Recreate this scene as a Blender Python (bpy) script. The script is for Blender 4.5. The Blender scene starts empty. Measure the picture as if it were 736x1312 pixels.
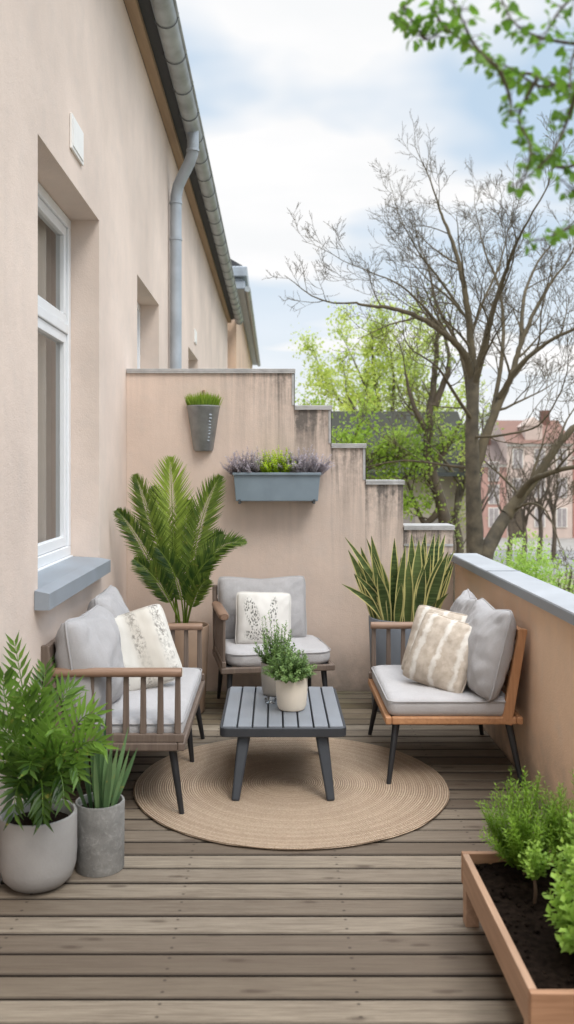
import bpy, bmesh, math, random
from mathutils import Vector, Matrix, noise
R = random.Random(7)
K = 1.143                     # design unit -> metres
H = 1.4                       # eye height in design units
F = 1140.0
PI = math.pi
V = Vector
scene = bpy.context.scene
COL = scene.collection

def at(px, py, d):            # a point of the place from a sight line and a depth
    return V(((px - 352) * d / F, d, H + (600 - py) * d / F))

def lin(c):
    return tuple((x / 12.92 if x <= .04045 else ((x + .055) / 1.055) ** 2.4) for x in (v / 255 for v in c)) + (1,)

# ------------------------------------------------------------------ mesh builder
class MB:
    def __init__(s): s.v = []; s.f = []; s.a = []; s.b = []
    def add(s, vs, fs, a=.5, b=None):
        o = len(s.v)
        s.v += [tuple(p) for p in vs]
        s.f += [tuple(i + o for i in q) for q in fs]
        n = len(vs)
        s.a += list(a) if isinstance(a, (list, tuple)) else [a] * n
        s.b += list(b) if isinstance(b, (list, tuple)) else [b if b is not None else 0.] * n
    def box(s, lo, hi, a=.5):
        x0, y0, z0 = lo; x1, y1, z1 = hi
        s.add([(x0,y0,z0),(x1,y0,z0),(x1,y1,z0),(x0,y1,z0),(x0,y0,z1),(x1,y0,z1),(x1,y1,z1),(x0,y1,z1)],
              [(3,2,1,0),(4,5,6,7),(0,1,5,4),(1,2,6,5),(2,3,7,6),(3,0,4,7)], a)
    def bar(s, p, q, w, t, up=(0,0,1), a=.5, w2=None, t2=None):   # rectangular bar p->q, w along side, t along up
        p, q = V(p), V(q); d = (q - p).normalized(); sd = d.cross(V(up)).normalized(); u = sd.cross(d)
        w2 = w2 or w; t2 = t2 or t; vs = []
        for c, ww, tt in ((p, w, t), (q, w2, t2)):
            for i, j in ((-1,-1),(1,-1),(1,1),(-1,1)): vs.append(c + sd * i * ww / 2 + u * j * tt / 2)
        s.add(vs, [(3,2,1,0),(4,5,6,7),(0,1,5,4),(1,2,6,5),(2,3,7,6),(3,0,4,7)], a)
    def tube(s, pts, rad, n=8, a=.5, cap=True):
        pts = [V(p) for p in pts]
        if not isinstance(rad, (list, tuple)): rad = [rad] * len(pts)
        t0 = (pts[1] - pts[0]).normalized()
        nrm = t0.orthogonal().normalized(); vs = []
        for i, p in enumerate(pts):
            t = (pts[min(i + 1, len(pts) - 1)] - pts[max(i - 1, 0)])
            t = t.normalized() if t.length > 1e-9 else t0
            nrm = nrm - t * nrm.dot(t)
            nrm = nrm.normalized() if nrm.length > 1e-6 else t.orthogonal().normalized()
            bn = t.cross(nrm)
            for k in range(n):
                an = 2 * PI * k / n
                vs.append(p + (nrm * math.cos(an) + bn * math.sin(an)) * rad[i])
        fs = [(i*n+k, i*n+(k+1)%n, (i+1)*n+(k+1)%n, (i+1)*n+k) for i in range(len(pts)-1) for k in range(n)]
        if cap:
            fs.append(tuple(range(n-1, -1, -1))); o = (len(pts)-1)*n; fs.append(tuple(range(o, o+n)))
        s.add(vs, fs, a)
    def lathe(s, prof, c=(0,0,0), n=40, a=.5, half=None):
        vs = []; c = V(c)
        for r, z in prof:
            for k in range(n):
                an = 2*PI*k/n; vs.append(c + V((r*math.cos(an), r*math.sin(an), z)))
        fs = [(i*n+k, i*n+(k+1)%n, (i+1)*n+(k+1)%n, (i+1)*n+k) for i in range(len(prof)-1) for k in range(n)]
        if prof[0][0] > 1e-5: fs.append(tuple(range(n-1,-1,-1)))
        if prof[-1][0] > 1e-5: o = (len(prof)-1)*n; fs.append(tuple(range(o, o+n)))
        s.add(vs, fs, a)
    def grid(s, fn, nu, nv, a=None, flip=False):
        vs = []; aa = []
        for i in range(nu+1):
            for j in range(nv+1):
                r = fn(i/nu, j/nv); vs.append(r)
                aa.append(a(i/nu, j/nv) if a else .5)
        fs = []
        for i in range(nu):
            for j in range(nv):
                q = (i*(nv+1)+j, (i+1)*(nv+1)+j, (i+1)*(nv+1)+j+1, i*(nv+1)+j+1)
                fs.append(q[::-1] if flip else q)
        s.add(vs, fs, aa)
    def leaf(s, p, d, nrm, L, W, a=.5, droop=0., wide=.45):      # small folded leaf, 6 verts
        d = V(d).normalized(); nrm = V(nrm); sd = d.cross(nrm)
        if sd.length < 1e-4: sd = d.orthogonal()
        sd.normalize(); n = sd.cross(d)
        m = p + d*L*wide - n*L*droop*.3
        t = p + d*L - n*L*droop
        s.add([p, m + sd*W/2 + n*W*.12, m, m - sd*W/2 + n*W*.12, t], [(0,2,1),(0,3,2),(1,2,4),(2,3,4)], a)
    def blade(s, pts, wid, nrm, a=.5, fold=.15, rows=None):      # strap leaf along pts; cross-section edge, mid, edge
        pts = [V(p) for p in pts]; vs = []; bb = []
        for i, p in enumerate(pts):
            t = (pts[min(i+1,len(pts)-1)] - pts[max(i-1,0)]).normalized()
            sd = t.cross(V(nrm)); sd = sd.normalized() if sd.length > 1e-4 else t.orthogonal().normalized()
            n = sd.cross(t); w = wid[i]
            for k, e in ((-1,1),(-.62,0),(0,0),(.62,0),(1,1)):
                vs.append(p + sd*k*w/2 + n*abs(k)*w*fold); bb.append(e)
        fs = [(i*5+k, i*5+k+1, (i+1)*5+k+1, (i+1)*5+k) for i in range(len(pts)-1) for k in range(4)]
        s.add(vs, fs, a, bb)
    def build(s, name, m, parent=None, smooth=False, bevel=0, merge=False, loc=None, local=False, segs=2, angle=30):
        me = bpy.data.meshes.new(name)
        off = V((0,0,0))
        if parent is not None and not local: off = V(parent.get('_o', (0,0,0)))
        if loc is not None: off = V(loc)
        me.from_pydata([((x-off.x)*K, (y-off.y)*K, (z-off.z)*K) for x, y, z in s.v], [], s.f)
        at_ = me.attributes.new('rnd', 'FLOAT', 'POINT'); at_.data.foreach_set('value', s.a)
        at_ = me.attributes.new('edge', 'FLOAT', 'POINT'); at_.data.foreach_set('value', s.b)
        if merge:
            bm = bmesh.new(); bm.from_mesh(me); bmesh.ops.remove_doubles(bm, verts=bm.verts, dist=2e-5)
            bmesh.ops.recalc_face_normals(bm, faces=bm.faces); bm.to_mesh(me); bm.free()
        if smooth: me.polygons.foreach_set('use_smooth', [True]*len(me.polygons))
        me.materials.append(m)
        o = bpy.data.objects.new(name, me); COL.objects.link(o)
        if parent is not None: o.parent = parent
        if loc is not None: o.location = V(loc) * K
        if bevel:
            md = o.modifiers.new('bevel', 'BEVEL'); md.width = bevel*K; md.segments = segs; md.limit_method = 'ANGLE'; md.angle_limit = math.radians(angle)
            md.harden_normals = False
        if smooth == 'angle':
            me.polygons.foreach_set('use_smooth', [True]*len(me.polygons))
            bm = bmesh.new(); bm.from_mesh(me)
            for e in bm.edges:
                if len(e.link_faces) == 2 and e.calc_face_angle() > math.radians(40): e.smooth = False
            bm.to_mesh(me); bm.free()
        return o

def tag(o, label=None, cat=None, group=None, kind=None):
    if label: o['label'] = label
    if cat: o['category'] = cat
    if group: o['group'] = group
    if kind: o['kind'] = kind
    return o
def thing(name, label, cat, loc=(0,0,0), rz=0, group=None):
    o = bpy.data.objects.new(name, None); COL.objects.link(o); o.empty_display_size = .1
    o.location = V(loc)*K; o.rotation_euler = (0,0,rz); o['_o'] = tuple(loc)
    return tag(o, label, cat, group)

# ------------------------------------------------------------------ materials
class NT:
    def __init__(s, name):
        s.m = bpy.data.materials.new(name); s.m.use_nodes = True; s.t = s.m.node_tree
        s.b = s.t.nodes['Principled BSDF']; s.out = s.t.nodes['Material Output']
    def n(s, typ, props=None, **ins):
        nd = s.t.nodes.new('ShaderNode' + typ)
        for k, v in (props or {}).items(): setattr(nd, k, v)
        for k, v in ins.items():
            k = k.replace('_', ' ')
            s.set(nd.inputs[int(k)] if k.isdigit() else nd.inputs[k], v)
        return nd
    def set(s, sock, v):
        if isinstance(v, bpy.types.NodeSocket): s.t.links.new(v, sock)
        elif isinstance(v, bpy.types.Node): s.t.links.new(v.outputs[0], sock)
        else: sock.default_value = v
    def math(s, op, a, b=0., c=None, clamp=False):
        nd = s.t.nodes.new('ShaderNodeMath'); nd.operation = op; nd.use_clamp = clamp
        s.set(nd.inputs[0], a); s.set(nd.inputs[1], b)
        if c is not None: s.set(nd.inputs[2], c)
        return nd.outputs[0]
    def noise(s, vec, scale, detail=4, rough=.55, dist=0.):
        nd = s.n('TexNoise', None, Vector=vec, Scale=scale, Detail=detail, Roughness=rough, Distortion=dist); return nd.outputs['Fac']
    def map(s, vec, scale=(1,1,1), loc=(0,0,0), rot=(0,0,0)):
        nd = s.n('Mapping', None, Vector=vec); nd.inputs['Scale'].default_value = scale; nd.inputs['Location'].default_value = loc; nd.inputs['Rotation'].default_value = rot; return nd.outputs[0]
    def ramp(s, fac, stops):
        nd = s.n('ValToRGB', None, Fac=fac); e = nd.color_ramp.elements
        while len(e) < len(stops): e.new(.5)
        for i, (p, c) in enumerate(stops):
            e[i].position = p; e[i].color = c if len(c) == 4 else tuple(c) + (1,)
        return nd.outputs[0]
    def rng(s, fac, a, b, c=0., d=1.):
        nd = s.n('MapRange', None, Value=fac); nd.inputs[1].default_value = a; nd.inputs[2].default_value = b; nd.inputs[3].default_value = c; nd.inputs[4].default_value = d; return nd.outputs[0]
    def mix(s, fac, a, b, blend='MIX'):
        nd = s.t.nodes.new('ShaderNodeMix'); nd.data_type = 'RGBA'; nd.blend_type = blend
        s.set(nd.inputs[0], fac); s.set(nd.inputs[6], a); s.set(nd.inputs[7], b); return nd.outputs[2]
    def bump(s, h, strength=.3, dist=.01):
        nd = s.n('Bump', None, Height=h, Strength=strength, Distance=dist); s.set(s.b.inputs['Normal'], nd.outputs[0]); return nd
    def attr(s, name):
        return s.n('Attribute', {'attribute_name': name}).outputs['Fac']
    def pos(s): return s.n('NewGeometry').outputs['Position']
    def obj(s): return s.n('TexCoord').outputs['Object']
    def fin(s, color=None, rough=None, **kw):
        if color is not None: s.set(s.b.inputs['Base Color'], color)
        if rough is not None: s.set(s.b.inputs['Roughness'], rough)
        for k, v in kw.items(): s.set(s.b.inputs[k.replace('_', ' ')], v)
        return s.m

def plain(name, c, rough=.5, var=.12, scale=8, bump=.1, bscale=120, metal=0., spec=None):
    t = NT(name); c = c if len(c) == 4 else lin(c); p = t.obj()
    f = t.noise(p, scale, 6)
    col = t.mix(t.rng(f, .3, .7), tuple(v*(1-var) for v in c[:3]) + (1,), tuple(min(1, v*(1+var)) for v in c[:3]) + (1,))
    t.bump(t.noise(p, bscale, 3), bump, .004)
    t.fin(col, t.rng(f, .3, .7, rough*.88, min(1, rough*1.12)), Metallic=metal)
    if spec is not None: t.b.inputs['Specular IOR Level'].default_value = spec
    return t.m

def stucco(name, c, grime=False, warm=None):
    t = NT(name); p = t.pos(); c = lin(c)
    big = t.noise(p, .9, 5, .6); med = t.noise(p, 7, 5, .6)
    streak = t.noise(t.map(p, (5, 5, .28)), 1.6, 5, .62)
    dk = tuple(v*.82 for v in c[:3]) + (1,); lt = tuple(v*1.06 for v in c[:3]) + (1,)
    col = t.mix(t.rng(big, .3, .7), dk, lt)
    col = t.mix(t.math('MULTIPLY', t.rng(streak, .5, .85), .11), col, tuple(v*.68 for v in c[:3]) + (1,))
    col = t.mix(t.math('MULTIPLY', t.rng(med, .48, .75), .22), col, (.55, .5, .46, 1))
    if warm:   # discoloration toward the foot
        z = t.n('SeparateXYZ', None, Vector=p).outputs[2]
        col = t.mix(t.math('MULTIPLY', t.rng(z, .35, -.02), t.rng(med, .3, .6, .15, .6)), col, (.12, .1, .075, 1))
    if grime:
        g = t.attr('rnd')
        s1 = t.noise(t.map(p, (11, 11, .7)), 1.3, 6, .68, .35)
        s2 = t.noise(t.map(p, (45, 45, 1.6)), 1.2, 4, .6)
        s3 = t.noise(p, 26, 5, .7)
        k = t.math('MULTIPLY', g, t.rng(s1, .41, .60))
        k = t.math('ADD', t.math('MULTIPLY', k, t.rng(s2, .2, .75, .55, 1.1)), t.math('MULTIPLY', t.math('MULTIPLY', g, g), t.rng(s3, .35, .7, 0., .6)), clamp=True)
        col = t.mix(t.math('MULTIPLY', k, .86), col, (.08, .076, .072, 1))
    h = t.math('ADD', t.math('MULTIPLY', t.noise(p, 130, 4, .6), .6), t.math('MULTIPLY', t.noise(p, 22, 4), .6))
    t.bump(h, .55, .006)
    return t.fin(col, .92, Specular_IOR_Level=.2)

def wood(name, c1, c2, axis='x', rough=.55, scale=1., attr=False):
    t = NT(name); p = t.obj(); c1, c2 = lin(c1), lin(c2)
    sc = {'x': (1.2, 22, 22), 'y': (22, 1.2, 22), 'z': (22, 22, 1.2)}[axis]
    q = t.map(p, tuple(v*scale for v in sc))
    a = t.noise(q, 1.8, 7, .62, 1.2); b = t.noise(t.map(p, tuple(v*4*scale for v in sc)), 1.2, 4, .6)
    f = t.math('ADD', t.math('MULTIPLY', a, .75), t.math('MULTIPLY', b, .25))
    col = t.mix(t.rng(f, .32, .68), c1, c2)
    t.bump(f, .25, .002)
    return t.fin(col, t.rng(a, .3, .7, rough*.85, rough*1.15))

def fabric(name, c, warm=0.):
    t = NT(name); p = t.obj(); c = lin(c)
    n1 = t.noise(p, 6, 4); wx = t.n('TexWave', {'bands_direction': 'X'}, Vector=p, Scale=210., Distortion=1.5, Detail=1.).outputs['Fac']
    wz = t.n('TexWave', {'bands_direction': 'Z'}, Vector=p, Scale=210., Distortion=1.5, Detail=1.).outputs['Fac']
    wy = t.n('TexWave', {'bands_direction': 'Y'}, Vector=p, Scale=210., Distortion=1.5, Detail=1.).outputs['Fac']
    w = t.math('ADD', t.math('ADD', wx, wz), wy)
    n2 = t.noise(p, 240, 2)
    f = t.math('ADD', t.math('MULTIPLY', n1, .5), t.math('MULTIPLY', n2, .5))
    col = t.mix(t.rng(f, .35, .65), tuple(v*.88 for v in c[:3]) + (1,), tuple(v*1.06 for v in c[:3]) + (1,))
    crease = t.noise(t.map(p, (1, 1, 1)), 9, 3, .5, 1.5)
    h = t.math('ADD', t.math('MULTIPLY', w, .06), t.math('MULTIPLY', crease, 1.2))
    t.bump(h, .55, .014)
    return t.fin(col, .95, Specular_IOR_Level=.15, Sheen_Weight=.15)

def leafmat(name, dark, light, trans=.35, edge=None, rough=.5, spec=.35):
    t = NT(name); a = t.attr('rnd'); p = t.pos()
    f = t.math('ADD', a, t.math('MULTIPLY', t.math('SUBTRACT', t.noise(p, 14, 3), .5), .5), clamp=True)
    col = t.mix(f, lin(dark), lin(light))
    col = t.mix(t.math('MULTIPLY', t.rng(t.noise(p, 31, 2), .66, .74), .45), col, lin((168, 150, 72)))      # a few yellowing leaves
    if edge:
        e = t.attr('edge')
        band = t.noise(t.map(p, (3, 3, 60)), 1.0, 3, .6, .6)
        col = t.mix(t.math('MULTIPLY', t.rng(band, .45, .7), .45), col, tuple(min(1, v*2.1) for v in lin(light)[:3]) + (1,))
        col = t.mix(t.rng(e, .22, .42), col, lin(edge))
    t.fin(col, rough, Specular_IOR_Level=spec)
    tr = t.n('BsdfTranslucent', None, Color=t.mix(.5, col, tuple(min(1, v*1.8) for v in lin(light)[:3]) + (1,)))
    ms = t.n('MixShader', None); t.set(ms.inputs[0], trans); t.set(ms.inputs[1], t.b.outputs[0]); t.set(ms.inputs[2], tr.outputs[0])
    t.t.links.new(ms.outputs[0], t.out.inputs[0])
    return t.m

MAT = {}
MAT['wall_house'] = stucco('house_stucco', (227, 209, 196))
MAT['wall_back'] = stucco('stepped_wall_stucco', (224, 203, 188), grime=True, warm=True)
MAT['wall_parapet'] = stucco('parapet_stucco', (231, 199, 170), warm=True)
MAT['apricot'] = stucco('apricot_stucco', (218, 190, 166))
MAT['flash'] = plain('zinc_flashing', (176, 174, 172), .45, .2, 14, .1, metal=.2)
MAT['cap'] = plain('parapet_cap_metal', (166, 168, 171), .5, .1, 5, .05, metal=.05)
MAT['capface'] = plain('cap_edge_metal', (132, 136, 141), .5, .1, 5, .05, metal=.1)
MAT['sill'] = plain('sill_metal', (142, 149, 157), .5, .1, 6, .05, metal=.05)
MAT['zinc'] = plain('zinc_gutter', (168, 174, 176), .45, .22, 5, .1, metal=.2)
MAT['zinc_pipe'] = plain('zinc_pipe', (166, 174, 182), .42, .14, 5, .08, metal=.25)
MAT['zinc_dark'] = plain('dark_zinc', (78, 82, 84), .5, .2, 9, .1, metal=.4)
MAT['zinc_mid'] = plain('mid_zinc', (118, 122, 124), .5, .2, 9, .1, metal=.3)
MAT['fascia'] = wood('fascia_wood', (150, 124, 100), (176, 150, 124), 'y', .7, .3)
MAT['roof'] = plain('roof_slate', (66, 66, 68), .7, .2, 3, .3, 20)
MAT['pvc'] = plain('white_window_frame', (232, 234, 236), .35, .03, 5, .03)
MAT['plaque'] = plain('white_plaque', (236, 234, 230), .5, .05, 5, .05)
MAT['curtain'] = plain('curtain_cloth', (222, 214, 202), .9, .06, 5, .1)
MAT['dark'] = plain('dark_void', (30, 29, 28), .9, .1)
MAT['teak'] = wood('teak_wood', (160, 112, 76), (190, 142, 102), 'z', .5)
MAT['teak_x'] = wood('teak_wood_rail', (164, 116, 80), (194, 146, 106), 'x', .5)
MAT['arm'] = wood('armrest_wood', (122, 95, 77), (152, 122, 100), 'y', .5)
MAT['greywood'] = wood('weathered_frame_wood', (92, 78, 69), (124, 108, 96), 'z', .6)
MAT['leg'] = plain('black_leg_metal', (38, 39, 42), .45, .1, 20, .1)
MAT['table_top'] = plain('grey_slat', (124, 128, 134), .5, .1, 6, .15, 60)
MAT['table_frame'] = plain('charcoal_frame', (52, 55, 60), .45, .1, 8, .1)
MAT['grey_fab'] = fabric('grey_fabric', (178, 175, 175))
MAT['seat_fab'] = fabric('seat_fabric', (190, 187, 187))
MAT['cream_pot'] = plain('cream_ceramic', (226, 214, 196), .45, .05, 10, .06)
MAT['taupe_pot'] = plain('taupe_ceramic', (160, 152, 142), .5, .08, 10, .06)
MAT['white_pot'] = plain('pale_stone_pot', (158, 155, 152), .7, .08, 9, .25, 70)
MAT['grey_pot'] = plain('grey_blue_pot', (112, 118, 126), .5, .08, 6, .08)
MAT['box_metal'] = plain('painted_window_box', (128, 142, 152), .45, .08, 9, .06)
MAT['palm_pot'] = plain('tan_pot', (150, 126, 106), .6, .12, 8, .1)
MAT['zincpot'] = plain('zinc_wall_pot', (150, 152, 152), .45, .25, 10, .12, metal=.35)
MAT['soil'] = plain('potting_soil', (27, 21, 17), 1., .6, 40, .9, 55, spec=.02)
MAT['planter_wood'] = wood('planter_wood', (146, 114, 90), (186, 152, 126), 'y', .65, .7)
MAT['planter_wood_x'] = wood('planter_wood_end', (142, 104, 76), (182, 140, 108), 'x', .65, .7)
MAT['bark'] = plain('bark', (86, 78, 64), .9, .5, 6, .8, 22)
MAT['bark_dark'] = plain('dark_bark', (88, 77, 64), .9, .3, 6, .8, 22)
MAT['bark_limb'] = plain('limb_bark', (88, 78, 59), .9, .3, 6, .6, 22)
MAT['twig'] = plain('twig_brown', (84, 66, 50), .8, .2)
MAT['palm'] = leafmat('palm_leaf', (24, 58, 16), (152, 174, 70), .28)
MAT['palm_stem'] = plain('palm_stem', (120, 140, 60), .5, .15)
MAT['snake'] = leafmat('snake_leaf', (38, 58, 34), (98, 114, 66), .15, edge=(222, 212, 140), rough=.42)
MAT['zz'] = leafmat('left_plant_leaf', (20, 46, 14), (118, 156, 60), .24, rough=.38)
MAT['aloe'] = leafmat('aloe_leaf', (40, 74, 44), (122, 152, 102), .15, rough=.42)
MAT['herb'] = leafmat('herb_leaf', (36, 66, 24), (130, 158, 92), .3)
MAT['grass'] = leafmat('grass_leaf', (78, 112, 30), (176, 198, 84), .4)
MAT['lime'] = leafmat('lime_leaf', (112, 158, 30), (190, 214, 64), .4)
MAT['heather'] = leafmat('heather_leaf', (104, 116, 92), (188, 178, 188), .35)
MAT['dill'] = leafmat('dill_leaf', (42, 80, 18), (138, 172, 54), .35)
MAT['mint'] = leafmat('mint_leaf', (78, 120, 34), (160, 190, 84), .4)
MAT['spring'] = leafmat('spring_tree_leaf', (126, 160, 60), (200, 214, 112), .5)
MAT['olive'] = leafmat('olive_tree_leaf', (96, 112, 56), (158, 170, 92), .4)
MAT['leafy2'] = leafmat('mid_green_tree_leaf', (92, 128, 40), (172, 196, 84), .45)
MAT['maple'] = leafmat('overhang_leaf', (56, 94, 26), (122, 162, 60), .42)
MAT['bush'] = leafmat('bush_leaf', (98, 138, 52), (176, 204, 100), .4)
MAT['glassobj'] = None

def glass(name, tint=(1,1,1,1), rough=.0, mixf=.5):
    t = NT(name)
    g = t.n('BsdfGlossy', None, Roughness=rough + .02); tr = t.n('BsdfTransparent', None, Color=tint)
    fr = t.n('Fresnel', None, IOR=1.5)
    ms = t.n('MixShader'); t.set(ms.inputs[0], t.math('ADD', t.math('MULTIPLY', fr.outputs[0], .8), .10, clamp=True)); t.set(ms.inputs[1], tr.outputs[0]); t.set(ms.inputs[2], g.outputs[0])
    t.t.links.new(ms.outputs[0], t.out.inputs[0]); return t.m
MAT['pane'] = glass('window_glass', (.93, .94, .94, 1))
MAT['clear'] = glass('clear_glass', (.95, .96, .96, 1))

def deck_mat():
    t = NT('weathered_decking'); p = t.pos(); r = t.attr('rnd')
    off = t.n('CombineXYZ', None, X=t.math('MULTIPLY', r, 37.), Y=0., Z=t.math('MULTIPLY', r, 11.))
    q = t.n('VectorMath', {'operation': 'ADD'}); t.set(q.inputs[0], p); t.set(q.inputs[1], off.outputs[0]); q = q.outputs[0]
    g1 = t.noise(t.map(q, (2.2, 40, 1)), 1.5, 8, .7, .7)
    g2 = t.noise(t.map(q, (7, 230, 1)), 1.2, 5, .65)
    blot = t.noise(q, 3.2, 5, .6)
    tone = t.ramp(r, [(0, lin((100, 88, 75))), (.25, lin((126, 114, 98))), (.5, lin((150, 138, 121))), (.75, lin((108, 96, 83))), (1, lin((172, 160, 142)))])
    f = t.math('ADD', t.math('MULTIPLY', g1, .55), t.math('MULTIPLY', g2, .45))
    col = t.mix(t.rng(f, .40, .58, .62, 0.), tone, lin((84, 70, 58)))
    col = t.mix(t.math('MULTIPLY', t.rng(blot, .45, .75), .25), col, lin((92, 80, 68)))
    vo = t.n('TexVoronoi', {'feature': 'F1', 'voronoi_dimensions': '2D'}, Vector=t.map(t.n('VectorMath', {'operation': 'ADD'}, **{'0': q, '1': t.n('CombineXYZ', None, X=t.math('MULTIPLY', t.math('SUBTRACT', t.noise(q, 20, 3), .5), .08), Y=0., Z=0.)}).outputs[0], (2.0, 7., 1)), Scale=1., Randomness=1.)
    knot = t.rng(vo.outputs['Distance'], .10, .03)
    col = t.mix(t.math('MULTIPLY', knot, .62), col, lin((64, 50, 40)))
    y = t.n('SeparateXYZ', None, Vector=p).outputs[1]     # algae in the damp strip by the rear wall
    alg = t.math('MULTIPLY', t.rng(y, 5.45, 6.3), t.rng(t.noise(p, 2.4, 4), .3, .6))
    col = t.mix(t.math('MULTIPLY', alg, .6), col, lin((98, 98, 58)))
    sx_ = t.n('SeparateXYZ', None, Vector=p); mk = None      # rusty screw heads, two per board over each joist
    fy = t.math('FRACT', t.math('DIVIDE', t.math('ADD', t.math('DIVIDE', sx_.outputs[1], K), .6), .1095))
    for xj in (-.80, -.30, .22, .74):
        for yj in (.2, .7):
            dx = t.math('SUBTRACT', sx_.outputs[0], xj*K); dy = t.math('MULTIPLY', t.math('SUBTRACT', fy, yj), .1095*K)
            rr2 = t.math('SQRT', t.math('ADD', t.math('MULTIPLY', dx, dx), t.math('MULTIPLY', dy, dy)))
            q1 = t.rng(rr2, .0075, .004); mk = q1 if mk is None else t.math('MAXIMUM', mk, q1)
    col = t.mix(t.math('MULTIPLY', mk, .75), col, lin((58, 48, 40)))
    nzv = t.n('SeparateXYZ', None, Vector=t.n('NewGeometry').outputs['Normal']).outputs[2]   # shade of the gaps, with edge dirt, painted onto steep board faces
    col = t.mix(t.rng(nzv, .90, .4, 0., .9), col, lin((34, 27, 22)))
    t.bump(f, .5, .004)
    return t.fin(col, t.rng(f, .3, .7, .62, .8), Specular_IOR_Level=.3)
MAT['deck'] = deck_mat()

def rug_mat():
    t = NT('braided_jute'); p = t.obj()
    s = t.n('SeparateXYZ', None, Vector=p); x, y = s.outputs[0], s.outputs[1]
    wob = t.math('MULTIPLY', t.math('SUBTRACT', t.noise(p, 3., 2), .5), .006)
    r = t.math('ADD', t.math('SQRT', t.math('ADD', t.math('MULTIPLY', x, x), t.math('MULTIPLY', y, y))), wob)
    an = t.math('ARCTAN2', y, x)
    ringf = t.math('MULTIPLY', r, 88.)
    fr = t.math('FRACT', ringf); idx = t.math('FLOOR', ringf)
    groove = t.math('SINE', t.math('MULTIPLY', fr, PI))
    along = t.math('MULTIPLY', an, t.math('ADD', t.math('MULTIPLY', idx, 1.35), 6.))
    br = t.math('SINE', t.math('ADD', t.math('MULTIPLY', along, 4.), t.math('MULTIPLY', fr, 3.)))
    h = t.math('ADD', t.math('POWER', groove, .5), t.math('MULTIPLY', br, .22))
    tint = t.n('TexWhiteNoise', {'noise_dimensions': '1D'}); t.set(tint.inputs['W'], idx)
    ring3 = t.noise(t.n('CombineXYZ', None, X=t.math('MULTIPLY', r, 9.), Y=0., Z=0.).outputs[0], 1.7, 3)
    k = t.math('ADD', t.math('MULTIPLY', tint.outputs['Value'], .35), t.math('MULTIPLY', ring3, .65))
    col = t.mix(t.rng(k, .25, .75), lin((194, 170, 146)), lin((216, 193, 168)))
    col = t.mix(t.rng(t.noise(p, 170, 3), .4, .7, 0., .45), col, lin((134, 108, 84)))
    col = t.mix(t.rng(groove, .55, .0, 0., .65), col, lin((104, 78, 56)))
    t.bump(h, 1., .008)
    return t.fin(col, .92, Specular_IOR_Level=.15)
MAT['rug'] = rug_mat()

def print_band():
    t = NT('band_print_fabric'); p = t.obj(); s = t.n('SeparateXYZ', None, Vector=p); x = s.outputs[0]
    b = t.math('SINE', t.math('MULTIPLY', x, 46.))
    sp = t.noise(t.map(p, (1.4, 1, 1)), 48, 5, .75); sp2 = t.noise(p, 11, 3)
    k = t.math('MULTIPLY', t.math('MULTIPLY', t.rng(b, -.1, .6), t.rng(sp, .46, .58)), t.rng(sp2, .35, .55, .2, 1.))
    col = t.mix(t.rng(t.math('SINE', t.math('MULTIPLY', x, 23.)), -.5, .5), lin((210, 206, 198)), lin((194, 187, 176)))
    col = t.mix(t.math('MULTIPLY', k, .8), col, lin((112, 106, 100)))
    t.bump(t.noise(p, 150, 3), .25, .003); return t.fin(col, .95, Specular_IOR_Level=.1)
def print_botanic():
    t = NT('botanical_print_fabric'); p = t.obj(); s = t.n('SeparateXYZ', None, Vector=p); x, z = s.outputs[0], s.outputs[2]
    def plume(cx, lean, zc, wd, ht):
        dx = t.math('SUBTRACT', x, t.math('ADD', cx, t.math('MULTIPLY', z, lean)))
        dx = t.math('DIVIDE', dx, wd); dz = t.math('DIVIDE', t.math('SUBTRACT', z, zc), ht)
        return t.rng(t.math('ADD', t.math('MULTIPLY', dx, dx), t.math('MULTIPLY', dz, dz)), 1., .5)
    m = t.math('MAXIMUM', t.math('MAXIMUM', plume(-.075, -.25, .02, .05, .13), plume(.055, .12, .05, .03, .11)), plume(-.03, 0., -.11, .11, .045))
    sp = t.n('TexVoronoi', {'feature': 'F1'}, Vector=t.map(p, (1.6, 1.6, .9), rot=(0, .6, 0)), Scale=62.).outputs['Distance']
    n = t.noise(p, 60, 4, .7)
    k = t.math('MULTIPLY', m, t.math('MULTIPLY', t.rng(sp, .56, .3), t.rng(n, .36, .5)))
    col = t.mix(t.math('MULTIPLY', k, .95), lin((212, 208, 202)), lin((58, 62, 54)))
    t.bump(t.noise(p, 150, 3), .25, .003); return t.fin(col, .95, Specular_IOR_Level=.1)
def print_tan():
    t = NT('tan_stripe_fabric'); p = t.obj(); s = t.n('SeparateXYZ', None, Vector=p); x = s.outputs[0]
    w = t.math('MULTIPLY', t.math('SUBTRACT', t.noise(p, 15, 5, .65), .5), 4.2)
    b = t.math('SINE', t.math('ADD', t.math('MULTIPLY', x, 52.), t.math('ADD', w, 1.2)))
    col = t.mix(t.rng(b, .5, .98), t.mix(t.rng(t.noise(p, 26, 4), .35, .65), lin((176, 163, 148)), lin((196, 184, 170))), lin((214, 208, 199)))
    t.bump(t.math('ADD', t.noise(p, 150, 3), t.math('MULTIPLY', t.noise(p, 30, 4), .8)), .3, .004); return t.fin(col, .95, Specular_IOR_Level=.1)
MAT['band'] = print_band(); MAT['botanic'] = print_botanic(); MAT['tan'] = print_tan()

def concrete():
    t = NT('rough_concrete'); p = t.obj()
    n = t.noise(p, 7, 8, .7); v = t.noise(p, 28, 6, .75, 1.5)
    col = t.mix(t.rng(n, .3, .7), lin((106, 104, 101)), lin((150, 148, 144)))
    col = t.mix(t.rng(v, .52, .68, 0., .5), col, lin((176, 174, 170)))
    t.bump(v, .5, .006); return t.fin(col, .9, Specular_IOR_Level=.2)
MAT['concrete'] = concrete()

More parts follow.
